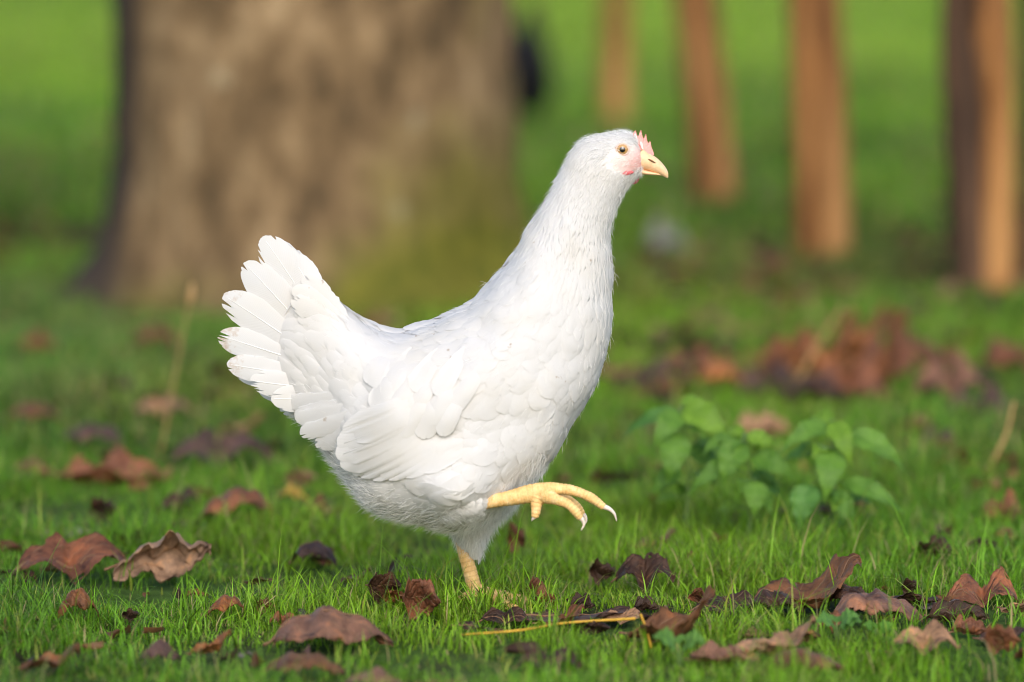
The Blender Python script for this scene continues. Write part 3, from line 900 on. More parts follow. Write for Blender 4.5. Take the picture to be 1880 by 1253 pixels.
def vert_face_col(V):
    """plumage white, pink of the bare face"""
    c = np.tile(np.array([.70, .70, .693]), (len(V), 1))
    fm = face_mask(V)[:, None]
    pink = np.array([.70, .38, .35]); pale = np.array([.70, .635, .60])
    q = U(1180, 300); near = np.exp(-(((V[:, 0] - q[0]) / .018) ** 2 + ((V[:, 2] - q[2]) / .012) ** 2))[:, None]
    fc = pale + (pink - pale) * near
    q = U(1103, 300); ear = np.exp(-(((V[:, 0] - q[0]) / .003) ** 2 + ((V[:, 2] - q[2]) / .006) ** 2))[:, None]
    c = c + (fc - c) * fm
    return c + (np.array([.60, .40, .32]) - c) * ear * .8

def make_beak(parent, m):
    V, fs = loft([((1180, 272), (1160, 307), .0086, 0), ((1192, 281), (1172, 311), .0080, 0), ((1204, 289), (1188, 313), .0066, 0), ((1214, 298), (1202, 317), .0056, 0),
                  ((1222, 308), (1213, 322), .0040, 0), ((1226.5, 317), (1221, 326), .0024, 0), ((1227, 325), (1226, 328), .0006, 0)], 40, 24)
    # cutting edge: pull the lower flank into a lip
    b = link("beak", mesh_from("beak", V, fs, mats=[m]), parent)
    V, fs = loft([((1158, 306), (1160, 320), .0072, 0), ((1176, 310), (1176, 321), .0068, 0), ((1192, 314), (1192, 322), .0055, 0), ((1206, 317.5), (1206, 322.5), .0038, 0), ((1214, 320), (1214, 323), .001, 0)], 24, 18)
    link("lower_mandible", mesh_from("lower_mandible", V, fs, mats=[m]), parent)
    for sg in (-1, 1):
        pts = [U(1190.5, 292.5, sg * .0074), U(1197, 296, sg * .0073), U(1203.5, 299.5, sg * .0064)]
        V, fs = tube(spline(pts, 8), [.0003, .0006, .0007, .0007, .0007, .0006, .0005, .0003], 8)
        link("nostril", mesh_from("nostril", V, fs, mats=[M['nostril']]), b)
def make_comb(parent, m):
    top = [(1152, 248), (1155, 243), (1158, 245), (1161, 247), (1165.5, 238), (1168, 235.5), (1170.5, 246), (1173, 249), (1176.5, 236), (1178.5, 235), (1181, 249), (1183.5, 253), (1186, 243), (1187.5, 242), (1189.5, 257), (1192, 261), (1194, 256), (1195.5, 258), (1197, 269), (1199.5, 275), (1202, 284)]
    bot = [(1150 + 44 * k / 20.0, 262 + (25 * (k / 20.0) ** 1.2)) for k in range(21)]
    T = np.array([U(*p) for p in top]); B = np.array([U(*p) for p in bot])
    n = len(T); rows = 7; s = np.linspace(0, 1, rows)
    sheet = B[:, None] + (T - B)[:, None] * .88 * s[None, :, None]
    th = (.0030 * (1 - s) + .0007)[None, :]
    fr = sheet.copy(); fr[..., 1] -= th; bk = sheet.copy(); bk[..., 1] += th
    wob = (vnoise(sheet[..., 0] * 900, sheet[..., 2] * 900, 4) - .5) * .0008
    fr[..., 1] += wob; bk[..., 1] += wob
    V = np.vstack([fr.reshape(-1, 3), bk.reshape(-1, 3)])
    f = grid_faces(n, rows); off = n * rows
    rim = [(i * rows + rows - 1, (i + 1) * rows + rows - 1, off + (i + 1) * rows + rows - 1, off + i * rows + rows - 1) for i in range(n - 1)]
    rim += [(k, k + 1, off + k + 1, off + k) for k in range(rows - 1)] + [((n - 1) * rows + k + 1, (n - 1) * rows + k, off + (n - 1) * rows + k, off + (n - 1) * rows + k + 1) for k in range(rows - 1)]
    link("comb", mesh_from("comb", V, [f, f[:, ::-1] + off, np.array(rim)], mats=[m]), parent)
def make_wattle(parent, m, px, py, Y, rx, ry):
    c = U(px, py, Y); s = .00048
    a = np.linspace(0, 2 * math.pi, 16, endpoint=False); b = np.linspace(.05, math.pi - .05, 9)
    Bq, Aq = np.meshgrid(b, a, indexing='ij')
    V = np.stack([np.sin(Bq) * np.cos(Aq) * rx * s, np.sin(Bq) * np.sin(Aq) * .0024, np.cos(Bq) * ry * s], -1)
    V[..., 0] += .35 * V[..., 2] * (rx / ry)
    V = V.reshape(-1, 3) + c
    V = np.vstack([V, V[:16].mean(0), V[-16:].mean(0)])
    k = np.arange(16); k2 = (k + 1) % 16
    Ft = np.vstack([np.stack([k, k2, np.full(16, 144)], 1), np.stack([128 + k2, 128 + k, np.full(16, 145)], 1)])
    link("wattle", mesh_from("wattle", V, [grid_faces(9, 16, True), Ft], mats=[m]), parent)
def make_eye(parent, sg):
    px, py = 1142.5, 274.5
    p = U(px, py); y = abs(near_y(p))
    r = .0058
    c = U(px, py, sg * (y - r * .52))
    bm = bmesh.new(); bmesh.ops.create_uvsphere(bm, u_segments=24, v_segments=16, radius=r)
    me = bpy.data.meshes.new("eye"); bm.to_mesh(me); bm.free()
    for q in me.polygons: q.use_smooth = True
    me.materials.append(M['eye'])
    o = link("eye", me, parent); o.location = c
    a = np.linspace(0, 2 * math.pi, 28, endpoint=False)
    d = r * .52 + .0004
    rr = math.sqrt(max(r * r - d * d, 1e-9)) + .0006
    ringp = np.stack([rr * np.cos(a) * 1.04, np.full(28, sg * d), rr * np.sin(a) * .96], 1)
    b = np.linspace(0, 2 * math.pi, 10, endpoint=False)
    rad = ringp * np.array([1, 0, 1]); rad = norm(rad)
    tr = .0004 + .0002 * (np.sin(a) > .2)
    V = ringp[:, None] + tr[:, None, None] * (np.cos(b)[None, :, None] * rad[:, None] * 1.5 + np.sin(b)[None, :, None] * np.array([0, sg * 1.0, 0]))
    i = np.arange(28)[:, None]; j = np.arange(10)[None]
    f = np.stack([i * 10 + j, i * 10 + (j + 1) % 10, ((i + 1) % 28) * 10 + (j + 1) % 10, ((i + 1) % 28) * 10 + j], -1).reshape(-1, 4)
    link("eyelid", mesh_from("eyelid", V.reshape(-1, 3), f, mats=[M['lid']]), o)

def px_feather(name, parent, m, bpx, tpx, wpx, off=.004, Yb=None, Yt=None, seed=0, shaft=True, lay=None, **k):
    """feather laid over the flank (or at given depths Yb, Yt)"""
    b = U(*bpx); t = U(*tpx)
    if Yb is None:
        for _ in range(2):
            b = U(*bpx, near_y(b)); t = U(*tpx, near_y(t))
        yb, yt = near_y(b) - off * .3, near_y(t) - off
    else:
        yb, yt = Yb, Yt
    b = U(*bpx, yb); t = U(*tpx, yt)
    V, f, uv, st, mid, nrm = flat_feather(b, t, wpx * .00048, seed=seed, **k)
    if lay is not None:
        s_ = uv[:, 1]; nc = k.get('cols', 15)
        V = drape(V, lay * (-.5 + 1.5 * sstep(0, .45, s_)) + wpx * .00048 * k.get('cup', .06) * (1 - uv[:, 0] ** 2) * sstep(0, .5, s_))
        g_ = V.reshape(-1, nc, 3)
        for _ in range(3):
            g_[1:-1, :, 1] = .5 * g_[1:-1, :, 1] + .25 * (g_[:-2, :, 1] + g_[2:, :, 1])
            g_[:, 1:-1, 1] = .5 * g_[:, 1:-1, 1] + .25 * (g_[:, :-2, 1] + g_[:, 2:, 1])
        mid = g_[:, nc // 2]
    o = link(name, mesh_from(name, V, f, uv=uv, col=st, mats=[m]), parent)
    if shaft:
        q = mid[:-1] + nrm * .0001
        V, fs = tube(q, np.linspace(.0007, .00025, len(q)), 6)
        uvz = np.zeros((len(V), 2))
        link("shaft", mesh_from("shaft", V, fs, uv=uvz, col=np.zeros((len(V), 3)), mats=[M['shaft'] if m is M['white'] else m]), o)
    return o

def make_white_hen():
    root = empty("hen")
    W = M['white']
    root.location = (0, YH, 0)
    raised, standing = leg_chains()
    # torso, neck, head and both feathered thighs as one skin
    thigh_s = loft([((800, 880), (960, 880), .034, YS - .004), ((806, 922), (948, 918), .032, YS), ((820, 950), (920, 946), .026, YS), ((832, 974), (900, 972), .018, YS), ((842, 992), (888, 996), .012, YS), ((862, 1014), (880, 1016), .005, YS)], 30, 28)
    thigh_r = loft([((800, 868), (806, 956), .020, -.066), ((832, 876), (834, 954), .020, -.076), ((858, 890), (856, 948), .015, -.081), ((880, 904), (874, 938), .008, -.082)], 30, 28)
    V, Q = remesh([surf_piece(), thigh_s, thigh_r], .0016, 6)
    c = vert_face_col(V)
    parts = [(V, Q, c, 0)]
    for ch in (raised, standing):
        Vl, Ql, tl = leg_surface(ch); parts.append((Vl, Ql, tl, 1))
    off = 0; VV = []; QQ = []; CC = []; MI = []
    for V_, Q_, c_, mi in parts:
        VV.append(V_); QQ.append(Q_ + off); CC.append(c_); MI.append(np.full(len(Q_), mi)); off += len(V_)
    link("body", mesh_from("body", np.vstack(VV), [np.vstack(QQ)], col=np.vstack(CC), mats=[M['body'], M['leg']], mi=np.concatenate(MI)), root)
    for ch in (raised, standing):
        for cl in ch['claws']:
            P = spline(cl, 12); V, fs = tube(P, np.linspace(.0026, .0004, 12) * (1 if len(cl) == 4 else .85), 10)
            link("claw", mesh_from("claw", V, fs, mats=[M['claw']]), root)
    make_beak(root, M['beak']); make_comb(root, M['comb'])
    make_wattle(root, M['wattle'], 1149, 318, near_y(U(1149, 318)) + .0007, 14, 5)
    make_wattle(root, M['wattle'], 1166, 330, .009, 8, 9)
    make_eye(root, -1); make_eye(root, 1)
    for i, (b, tp, wd) in enumerate([((1152, 254), (1147, 240), 9), ((1160, 256), (1155, 242), 8), ((1170, 262), (1165, 246), 8), ((1180, 274), (1176, 260), 7)]):
        px_feather('forehead_feather', root, M['down'], b, tp, wd, Yb=-.007, Yt=-.0042, seed=400 + i, shaft=False, rows=8, cols=7, round_tip=2.2)
    make_plumage(root, M['plume'])
    # thigh of the standing leg and loose down
    def pick(n, tlo, thi, fn):
        t = rng.uniform(tlo, thi, n); a = rng.uniform(0, NA, n)
        p = sample(SURF, t, a); keep = rng.random(n) < fn(p, t, a)
        return t[keep], a[keep]
    k1 = NT / (len(SECT) - 1)
    t, a = pick(52000, 1.5 * k1, 8 * k1, lambda p, t, a: sstep(-.35, -.95, np.cos(a / NA * 2 * math.pi)) * .9 + .03)
    n = len(t); strands("down", root, M['down'], t, a, rng.uniform(.006, .013, n), np.full(n, .0003), rng.uniform(.05, .40, n), rng.uniform(0, .25, n))
    t, a = pick(2500, 8 * k1, 13 * k1, lambda p, t, a: .5 + 0 * t)
    n = len(t); strands("neck_down", root, M['down'], t, a, rng.uniform(.006, .011, n), np.full(n, .00028), rng.uniform(.0, .10, n), rng.uniform(0, .1, n))
    t, a = pick(6000, 13 * k1, 19.3 * k1, lambda p, t, a: .9 - .62 * face_mask(p))
    n = len(t); strands("head_down", root, M['down'], t, a, rng.uniform(.004, .0075, n), np.full(n, .00028), rng.uniform(.03, .25, n), rng.uniform(0, .15, n))
    leg_down(root, M['down'], thigh_s, 9000)
    leg_down(root, M['down'], thigh_r, 6000)
    leg_feathers(root, M['plume'], thigh_s, 5, 2); leg_feathers(root, M['plume'], thigh_r, 6, 9)
    # tail: far half first, then the near half
    tails = [((600, 612), (487, 431), 74, .03, .5), ((576, 622), (450, 480), 72, .02, .35), ((556, 640), (412, 538), 68, .03, .9), ((545, 662), (400, 614), 56, .01, 1.1),
             ((560, 690), (416, 672), 50, -.02, 1.0), ((580, 712), (458, 704), 52, -.04, .35), ((600, 728), (498, 738), 54, -.05, .5), ((610, 590), (528, 468), 60, -.04, .0)]
    for i, (b, tp, wd, bend, st) in enumerate(tails):
        px_feather("tail_feather", root, W, b, tp, wd, Yb=-.008 - .001 * i, Yt=-.007 - .0035 * i if i < 7 else -.006, seed=30 + i, bend=bend, notch=.085, edge=.0003, rows=20, cols=27, cup=.05, stain=st * .75, round_tip=1.0)
    for i, (b, tp, wd, bend, st) in enumerate(tails[:7]):
        px_feather("tail_feather", root, W, (b[0] + 4, b[1] - 6), (tp[0] + 16, tp[1] + 10 + 2 * i), wd, Yb=.010 + .003 * i, Yt=.006 + .005 * i, seed=60 + i, bend=bend, notch=.04, rows=16, cols=21, cup=-.05, stain=st * .5, round_tip=1.0)
    # coverts at the root of the tail
    cov = [((640, 590), (556, 506), 40), ((636, 596), (540, 524), 40), ((630, 606), (532, 552), 40), ((680, 728), (522, 742), 34), ((684, 735), (534, 758), 32), ((690, 742), (540, 780), 34), ((700, 750), (546, 800), 34), ((704, 760), (572, 816), 34), ((706, 768), (592, 828), 36), ((720, 780), (612, 838), 34)]
    for i, (b, tp, wd) in enumerate(cov):
        yb = -.014 - .0034 * i
        px_feather("tail_covert", root, M['plume'], b, tp, wd, Yb=near_y(U(*b)) + .004, Yt=yb, seed=90 + i, shaft=False, cup=.04, notch=.05, rows=16, cols=21, edge=.0008, bend=.05 * math.sin(i * 2.1), stain=.25 if i in (3, 4, 8) else 0)
    # folded wing: flight feathers stacked like a closed fan, then rows of coverts
    tips_ = [(634, 810), (623, 830), (620, 850), (628, 867), (646, 876), (670, 877), (698, 872), (728, 863), (762, 850)]
    for i, tp in enumerate(tips_):
        b_ = (812 + 9 * i, 714 + 11 * i)
        px_feather("wing_feather", root, M['plume'], b_, tp, 62 - 2 * i, Yb=near_y(U(*b_)) + .004, Yt=-.070 + .0012 * i, lay=.0078 - .0006 * i, seed=130 + i, shaft=i in (1, 2), cup=.05, notch=.02, edge=.0002, rows=18, cols=17, bend=-.05 + .006 * i, round_tip=.9)
    rows_ = [([(718, 792), (742, 800), (772, 806), (806, 802)], 40, 112), ([(684, 752), (716, 764), (752, 768), (794, 774), (834, 758)], 38, 104), ([(674, 712), (712, 722), (754, 724), (800, 722)], 38, 96)]
    for r_, (tips, wd, ln) in enumerate(rows_):
        for q, tp in enumerate(tips):
            j = rng.uniform(-7, 7, 4)
            px_feather("wing_covert", root, M['plume'], (tp[0] + ln * .50 + j[2], tp[1] - ln * .86), (tp[0] + j[0], tp[1] + j[1]), wd + j[3], off=.0040, lay=.0050 - .0007 * r_ + .0006 * (q % 2), seed=170 + 10 * r_ + q, cup=.10, notch=.012, rows=16, cols=21, shaft=False, round_tip=.6)
    tag(root, "white hen with yellow legs walking on the grass with one foot raised", "hen")
    return root
def leg_down(parent, m, piece, n):
    V, fs = piece; Q = fs[0]
    P = V[Q]; ar = np.linalg.norm(np.cross(P[:, 2] - P[:, 0], P[:, 3] - P[:, 1]), axis=1)
    k = rng.choice(len(Q), n, p=ar / ar.sum())
    uv_ = rng.random((n, 2, 1))
    p = (P[k, 0] * (1 - uv_[:, 0]) + P[k, 1] * uv_[:, 0]) * (1 - uv_[:, 1]) + (P[k, 3] * (1 - uv_[:, 0]) + P[k, 2] * uv_[:, 0]) * uv_[:, 1]
    nn = norm(np.cross(P[k, 2] - P[k, 0], P[k, 3] - P[k, 1]))
    c = V[:-2].mean(0); nn = nn * np.sign(((p - c) * nn).sum(1, keepdims=True))
    ax = norm((V[-1] - V[-2])[None])
    d = norm(ax + nn * rng.uniform(.05, .4, (n, 1)) + rng.normal(0, .2, (n, 3)))
    L = rng.uniform(.005, .014, n)[:, None]; sd_ = norm(np.cross(d, rng.normal(0, 1, (n, 3)))) * .00015
    Vv = np.stack([p - sd_, p + sd_, p + d * L * .6 - sd_ * .7, p + d * L * .6 + sd_ * .7, p + d * L], 1).reshape(-1, 3)
    f = (np.arange(n)[:, None, None] * 5 + np.array([(0, 1, 3), (0, 3, 2), (2, 3, 4)])[None]).reshape(-1, 3)
    o = link("leg_down", mesh_from("leg_down", Vv, f, uv=np.zeros((len(Vv), 2)), col=np.zeros((len(Vv), 3)), mats=[m]), parent)
    tag(o, kind="stuff")
def leg_feathers(parent, m, piece, seed, first):
    """short feathers lying down the thigh towards the hock"""
    r = np.random.default_rng(seed)
    V, fs = piece; n, seg = 30, 28
    Gd = V[:n * seg].reshape(n, seg, 3)
    VV, FF, UV = [], [], []; off = 0
    c = Gd.mean(1)
    for i in range(first, n - 4, 2):
        cnt = max(8, int(np.linalg.norm(np.roll(Gd[i], -1, 0) - Gd[i], axis=1).sum() / .008))
        for q in range(cnt):
            a = (q + r.normal(0, .2) + (i % 4) * .25) / cnt * seg; j = int(a) % seg
            p = Gd[i, j]; e = Gd[min(n - 1, i + 4), j]
            nr = p - c[i]; nr = nr / np.linalg.norm(nr)
            L = .017 * r.uniform(.8, 1.2); d = (e - p); d = d / np.linalg.norm(d)
            v, f, uv, st, mid, _ = flat_feather(p + nr * .0004, p + d * L + nr * .0026 * r.uniform(.6, 1.3), .011, up_n=nr, rows=6, cols=5, cup=.12, notch=.05, seed=int(r.integers(1e6)))
            VV.append(v); FF.append(f + off); UV.append(uv); off += len(v)
    Vv = np.vstack(VV)
    o = link("leg_plumage", mesh_from("leg_plumage", Vv, np.vstack(FF), uv=np.vstack(UV), col=np.zeros((len(Vv), 3)), mats=[m]), parent)
    tag(o, kind="stuff")
make_white_hen()

# ------------------------------------------------------------------ black hen far behind, half hidden by the trunk
def make_black_hen():
    g = G(962, 250)
    root = empty("hen", g)
    root.rotation_euler = (0, 0, R(-78))
    base = np.array([U(878, 1112)[0], 0, 0])
    def sh(V): return (np.asarray(V) - base) * .84
    V, fs = surf_piece(0)
    parts = [(V, fs)]
    for y in (-.034, .034):
        parts.append(loft([((800, 880), (960, 880), .034, y), ((806, 922), (948, 918), .03, y), ((825, 965), (912, 960), .022, y), ((845, 1005), (886, 1004), .010, y)], 20, 20))
        a = np.array([U(866, 990, y), U(870, 1050, y), U(878, 1100, y)]); a[2][2] = .01
        parts.append(tube(spline(a, 14), .007, 10))
        for dx, dy in ((.055, 0), (.04, .035), (.04, -.035), (-.028, 0)):
            parts.append(tube(spline([a[2], a[2] + np.array([dx * .5, dy * .5, -.003]), a[2] + np.array([dx, dy, -.006])], 8), .005, 8))
    V, Q = remesh(parts, .004, 3)
    V = sh(V)
    link("body", mesh_from("body", V, [Q], uv=np.zeros((len(V), 2)), col=np.zeros((len(V), 3)), mats=[M['black']]), root)
    for i, (b, tp, wd) in enumerate([((600, 612), (488, 432), 84), ((576, 622), (452, 482), 84), ((556, 640), (413, 540), 80), ((545, 662), (402, 618), 66)]):
        for sg in (-1, 1):
            v, f, uv, st, mid, _ = flat_feather(U(*b, sg * .012), U(*tp, sg * (.008 + .006 * i)), wd * .00048, seed=300 + i)
            link("tail_feather", mesh_from("tail_feather", sh(v), f, uv=uv, col=st, mats=[M['black']]), root)
    before = set(bpy.data.objects)
    make_beak(root, M['darkleg']); make_comb(root, M['redcomb'])
    make_wattle(root, M['redcomb'], 1160, 326, -.012, 18, 16); make_wattle(root, M['redcomb'], 1160, 326, .012, 18, 16)
    make_eye(root, -1); make_eye(root, 1)
    for o in set(bpy.data.objects) - before:
        if o.name.startswith('eye') and not o.name.startswith('eyelid'):
            o.location = Vector(sh(np.array(o.location))); o.scale = (.84,) * 3
            continue
        if o.name.startswith('eyelid'): continue
        me = o.data
        for v in me.vertices: v.co = Vector(sh(np.array(v.co))) * (1.0)
    tag(root, "blurred black hen with red comb half hidden behind the tree trunk", "hen")
make_black_hen()

U = U0
# ------------------------------------------------------------------ dead leaves
HUE = dict(red=(.185, .074, .036), brown=(.15, .068, .028), dark=(.050, .025, .015), purple=(.090, .052, .043), pink=(.22, .115, .072), orange=(.33, .135, .045), pale=(.30, .195, .125), grey=(.20, .17, .175), rust=(.19, .075, .025), yellow=(.50, .33, .05), tan=(.34, .20, .11), ash=(.22, .25, .24))
def leaf_sheet(style, r, nu=46, nv=25):
    """one crumpled leaf in a unit frame: x along the midrib, y across, z up"""
    u = np.linspace(0, 1, nu); v = np.linspace(-1, 1, nv)
    Uu, Vv = np.meshgrid(u, v, indexing='ij')
    half = .36 * np.sin(math.pi * np.clip(u, 0, 1) ** .85) ** .8 * (1 + .12 * np.sin(u * 19 + r.random() * 6)) + .004
    rag = 1 + .07 * (vnoise(Uu * 22, np.sign(Vv) * 3 + 5, int(r.integers(99))) - .5) * 2
    y = Vv * half[:, None] * rag
    x = Uu - .5
    s1, s2, s3 = (int(r.integers(999)) for _ in range(3))
    crump = (fbm(Uu * 4 + 3, Vv * 1.6, s1, 4) - .5) * .24 + (np.abs(fbm(Uu * 9, Vv * 3.2, s2, 3) - .5)) * -.22
    wave = .07 * np.abs(Vv) ** 2 * np.sin(Uu * 11 + r.random() * 6 + 2 * np.sign(Vv))
    ph = r.random() * 6
    if style == 'arch':
        ang = Vv * (1.0 + .5 * np.sin(Uu * 3)); z = half[:, None] * (np.cos(ang)) * .95 + .16 * np.sin(Uu * math.pi); y = half[:, None] * np.sin(ang) * rag
    elif style == 'cup':
        z = .55 * np.abs(Vv) ** 1.7 * half[:, None] / .36 * (.7 + .5 * (Vv > 0)) + .12 * (Uu - .5) ** 2 * 4; y = y * .75
    elif style == 'roll':
        ang = (Vv * .5 + .5) * (2.6 + 1.2 * Uu); rr = half[:, None] * .62
        y = rr * np.sin(ang) * 1.1 - .1; z = rr * (1 - np.cos(ang))
        z = z + .18 * (Uu - .45) ** 2 * 4
    elif style == 'tip':
        z = .62 * sstep(.45, 1.0, Uu) ** 1.4 + .25 * np.abs(Vv) ** 1.6 * half[:, None] / .36; x = x * (1 - .22 * sstep(.5, 1, Uu))
    elif style == 'up':
        z = y * 1.15 + .45; y = .20 * np.sin(Uu * 5 + ph) + .16 * np.cos(Vv * 2.2 + Uu * 3)
        crump = crump * .8
    elif style == 'fold':
        z = (.5 - .5 * np.abs(Vv)) * half[:, None] * 1.7 + .10 * np.sin(Uu * 6 + ph) + .1; y = y * .55
    elif style == 'hump':
        z = .38 * np.abs(np.sin(Uu * 2 * math.pi + .25)) * (.55 + .45 * Uu) + .35 * Vv * half[:, None] + .2 * np.maximum(Vv, 0) ** 2 * half[:, None] / .36; y = y * .8
    else:
        z = .05 * np.sin(Uu * 4 + ph) + .05 * Vv * np.cos(Uu * 5)
    z = z + crump * (.5 if style == 'flat' else 1) + wave
    y = y + crump * .5
    P = np.stack([x, y, z], -1)
    return P, np.stack([Uu, Vv], -1).reshape(-1, 2), nu, nv
LEAF_N = [0]
def dead_leaf(cx, base, w, h, hue, style, label, group=None, tilt=0.0, flip=False, seed=None, depth=None, yaw=None, sink=.30):
    LEAF_N[0] += 1
    r = np.random.default_rng(1000 + LEAF_N[0] * 7 if seed is None else seed)
    P, uv, nu, nv = leaf_sheet(style, r)
    yaw = r.uniform(-.25, .25) if yaw is None else yaw
    if flip: P = P * np.array([-1, 1, 1])
    c_, s_ = math.cos(yaw), math.sin(yaw)
    P = P @ np.array([[c_, s_, 0], [-s_, c_, 0], [0, 0, 1]])
    g = G(cx, base, .006); s = mpp(g[1])
    ext = P.reshape(-1, 3); lo = ext.min(0); hi = ext.max(0)
    W = w * s; Hh = h * s * (1.0 if style != 'flat' else .6)
    P = (P - np.array([(lo[0] + hi[0]) / 2, (lo[1] + hi[1]) / 2, lo[2]])) / np.array([hi[0] - lo[0], hi[0] - lo[0], hi[2] - lo[2]]) * np.array([W, W, max(Hh, .006)])
    # a flat leaf shows its depth foreshortened: the raised part gives most of the height
    if tilt:
        P[..., 2] += P[..., 0] * math.tan(tilt) ; P[..., 2] -= P[..., 2].min()
    org = np.array([g[0], g[1] + .25 * (P[..., 1].max() - P[..., 1].min()), .004])
    V = P.reshape(-1, 3)
    f = grid_faces(nu, nv)
    # torn corners and bites
    fc = uv[f].mean(1)
    bite = vnoise(fc[:, 0] * 9, fc[:, 1] * 5 + 3, int(r.integers(999))) * sstep(.45, 1.0, np.abs(fc[:, 1]))
    f = f[bite < .66]
    o = link("dead_leaf", mesh_from("dead_leaf", V, f, uv=uv, mats=[M['leaf']]))
    o.location = org
    md = o.modifiers.new("thickness", 'SOLIDIFY'); md.thickness = .00025; md.offset = 0
    col = np.array(HUE[hue]) * r.uniform(.88, 1.12)
    o.color = (*col, 1)
    tag(o, label, "leaf", group or "fallen dead leaves on the lawn")
    if w * 1.0 >= 60:
        mid = P[:, nv // 2]
        st = mid[0] + (mid[0] - mid[4]) * .9
        pts = np.vstack([st[None], mid[::3], mid[-1:]]) + np.array([0, 0, .0004])
        pts[0, 2] = max(pts[0, 2], .002)
        V2, fs2 = tube(spline(pts, 22), np.linspace(.0011, .0003, 22) * max(.7, min(1.6, W / .08)), 6)
        link("stalk", mesh_from("stalk", V2, fs2, mats=[M['stalk']]), o)
    return o
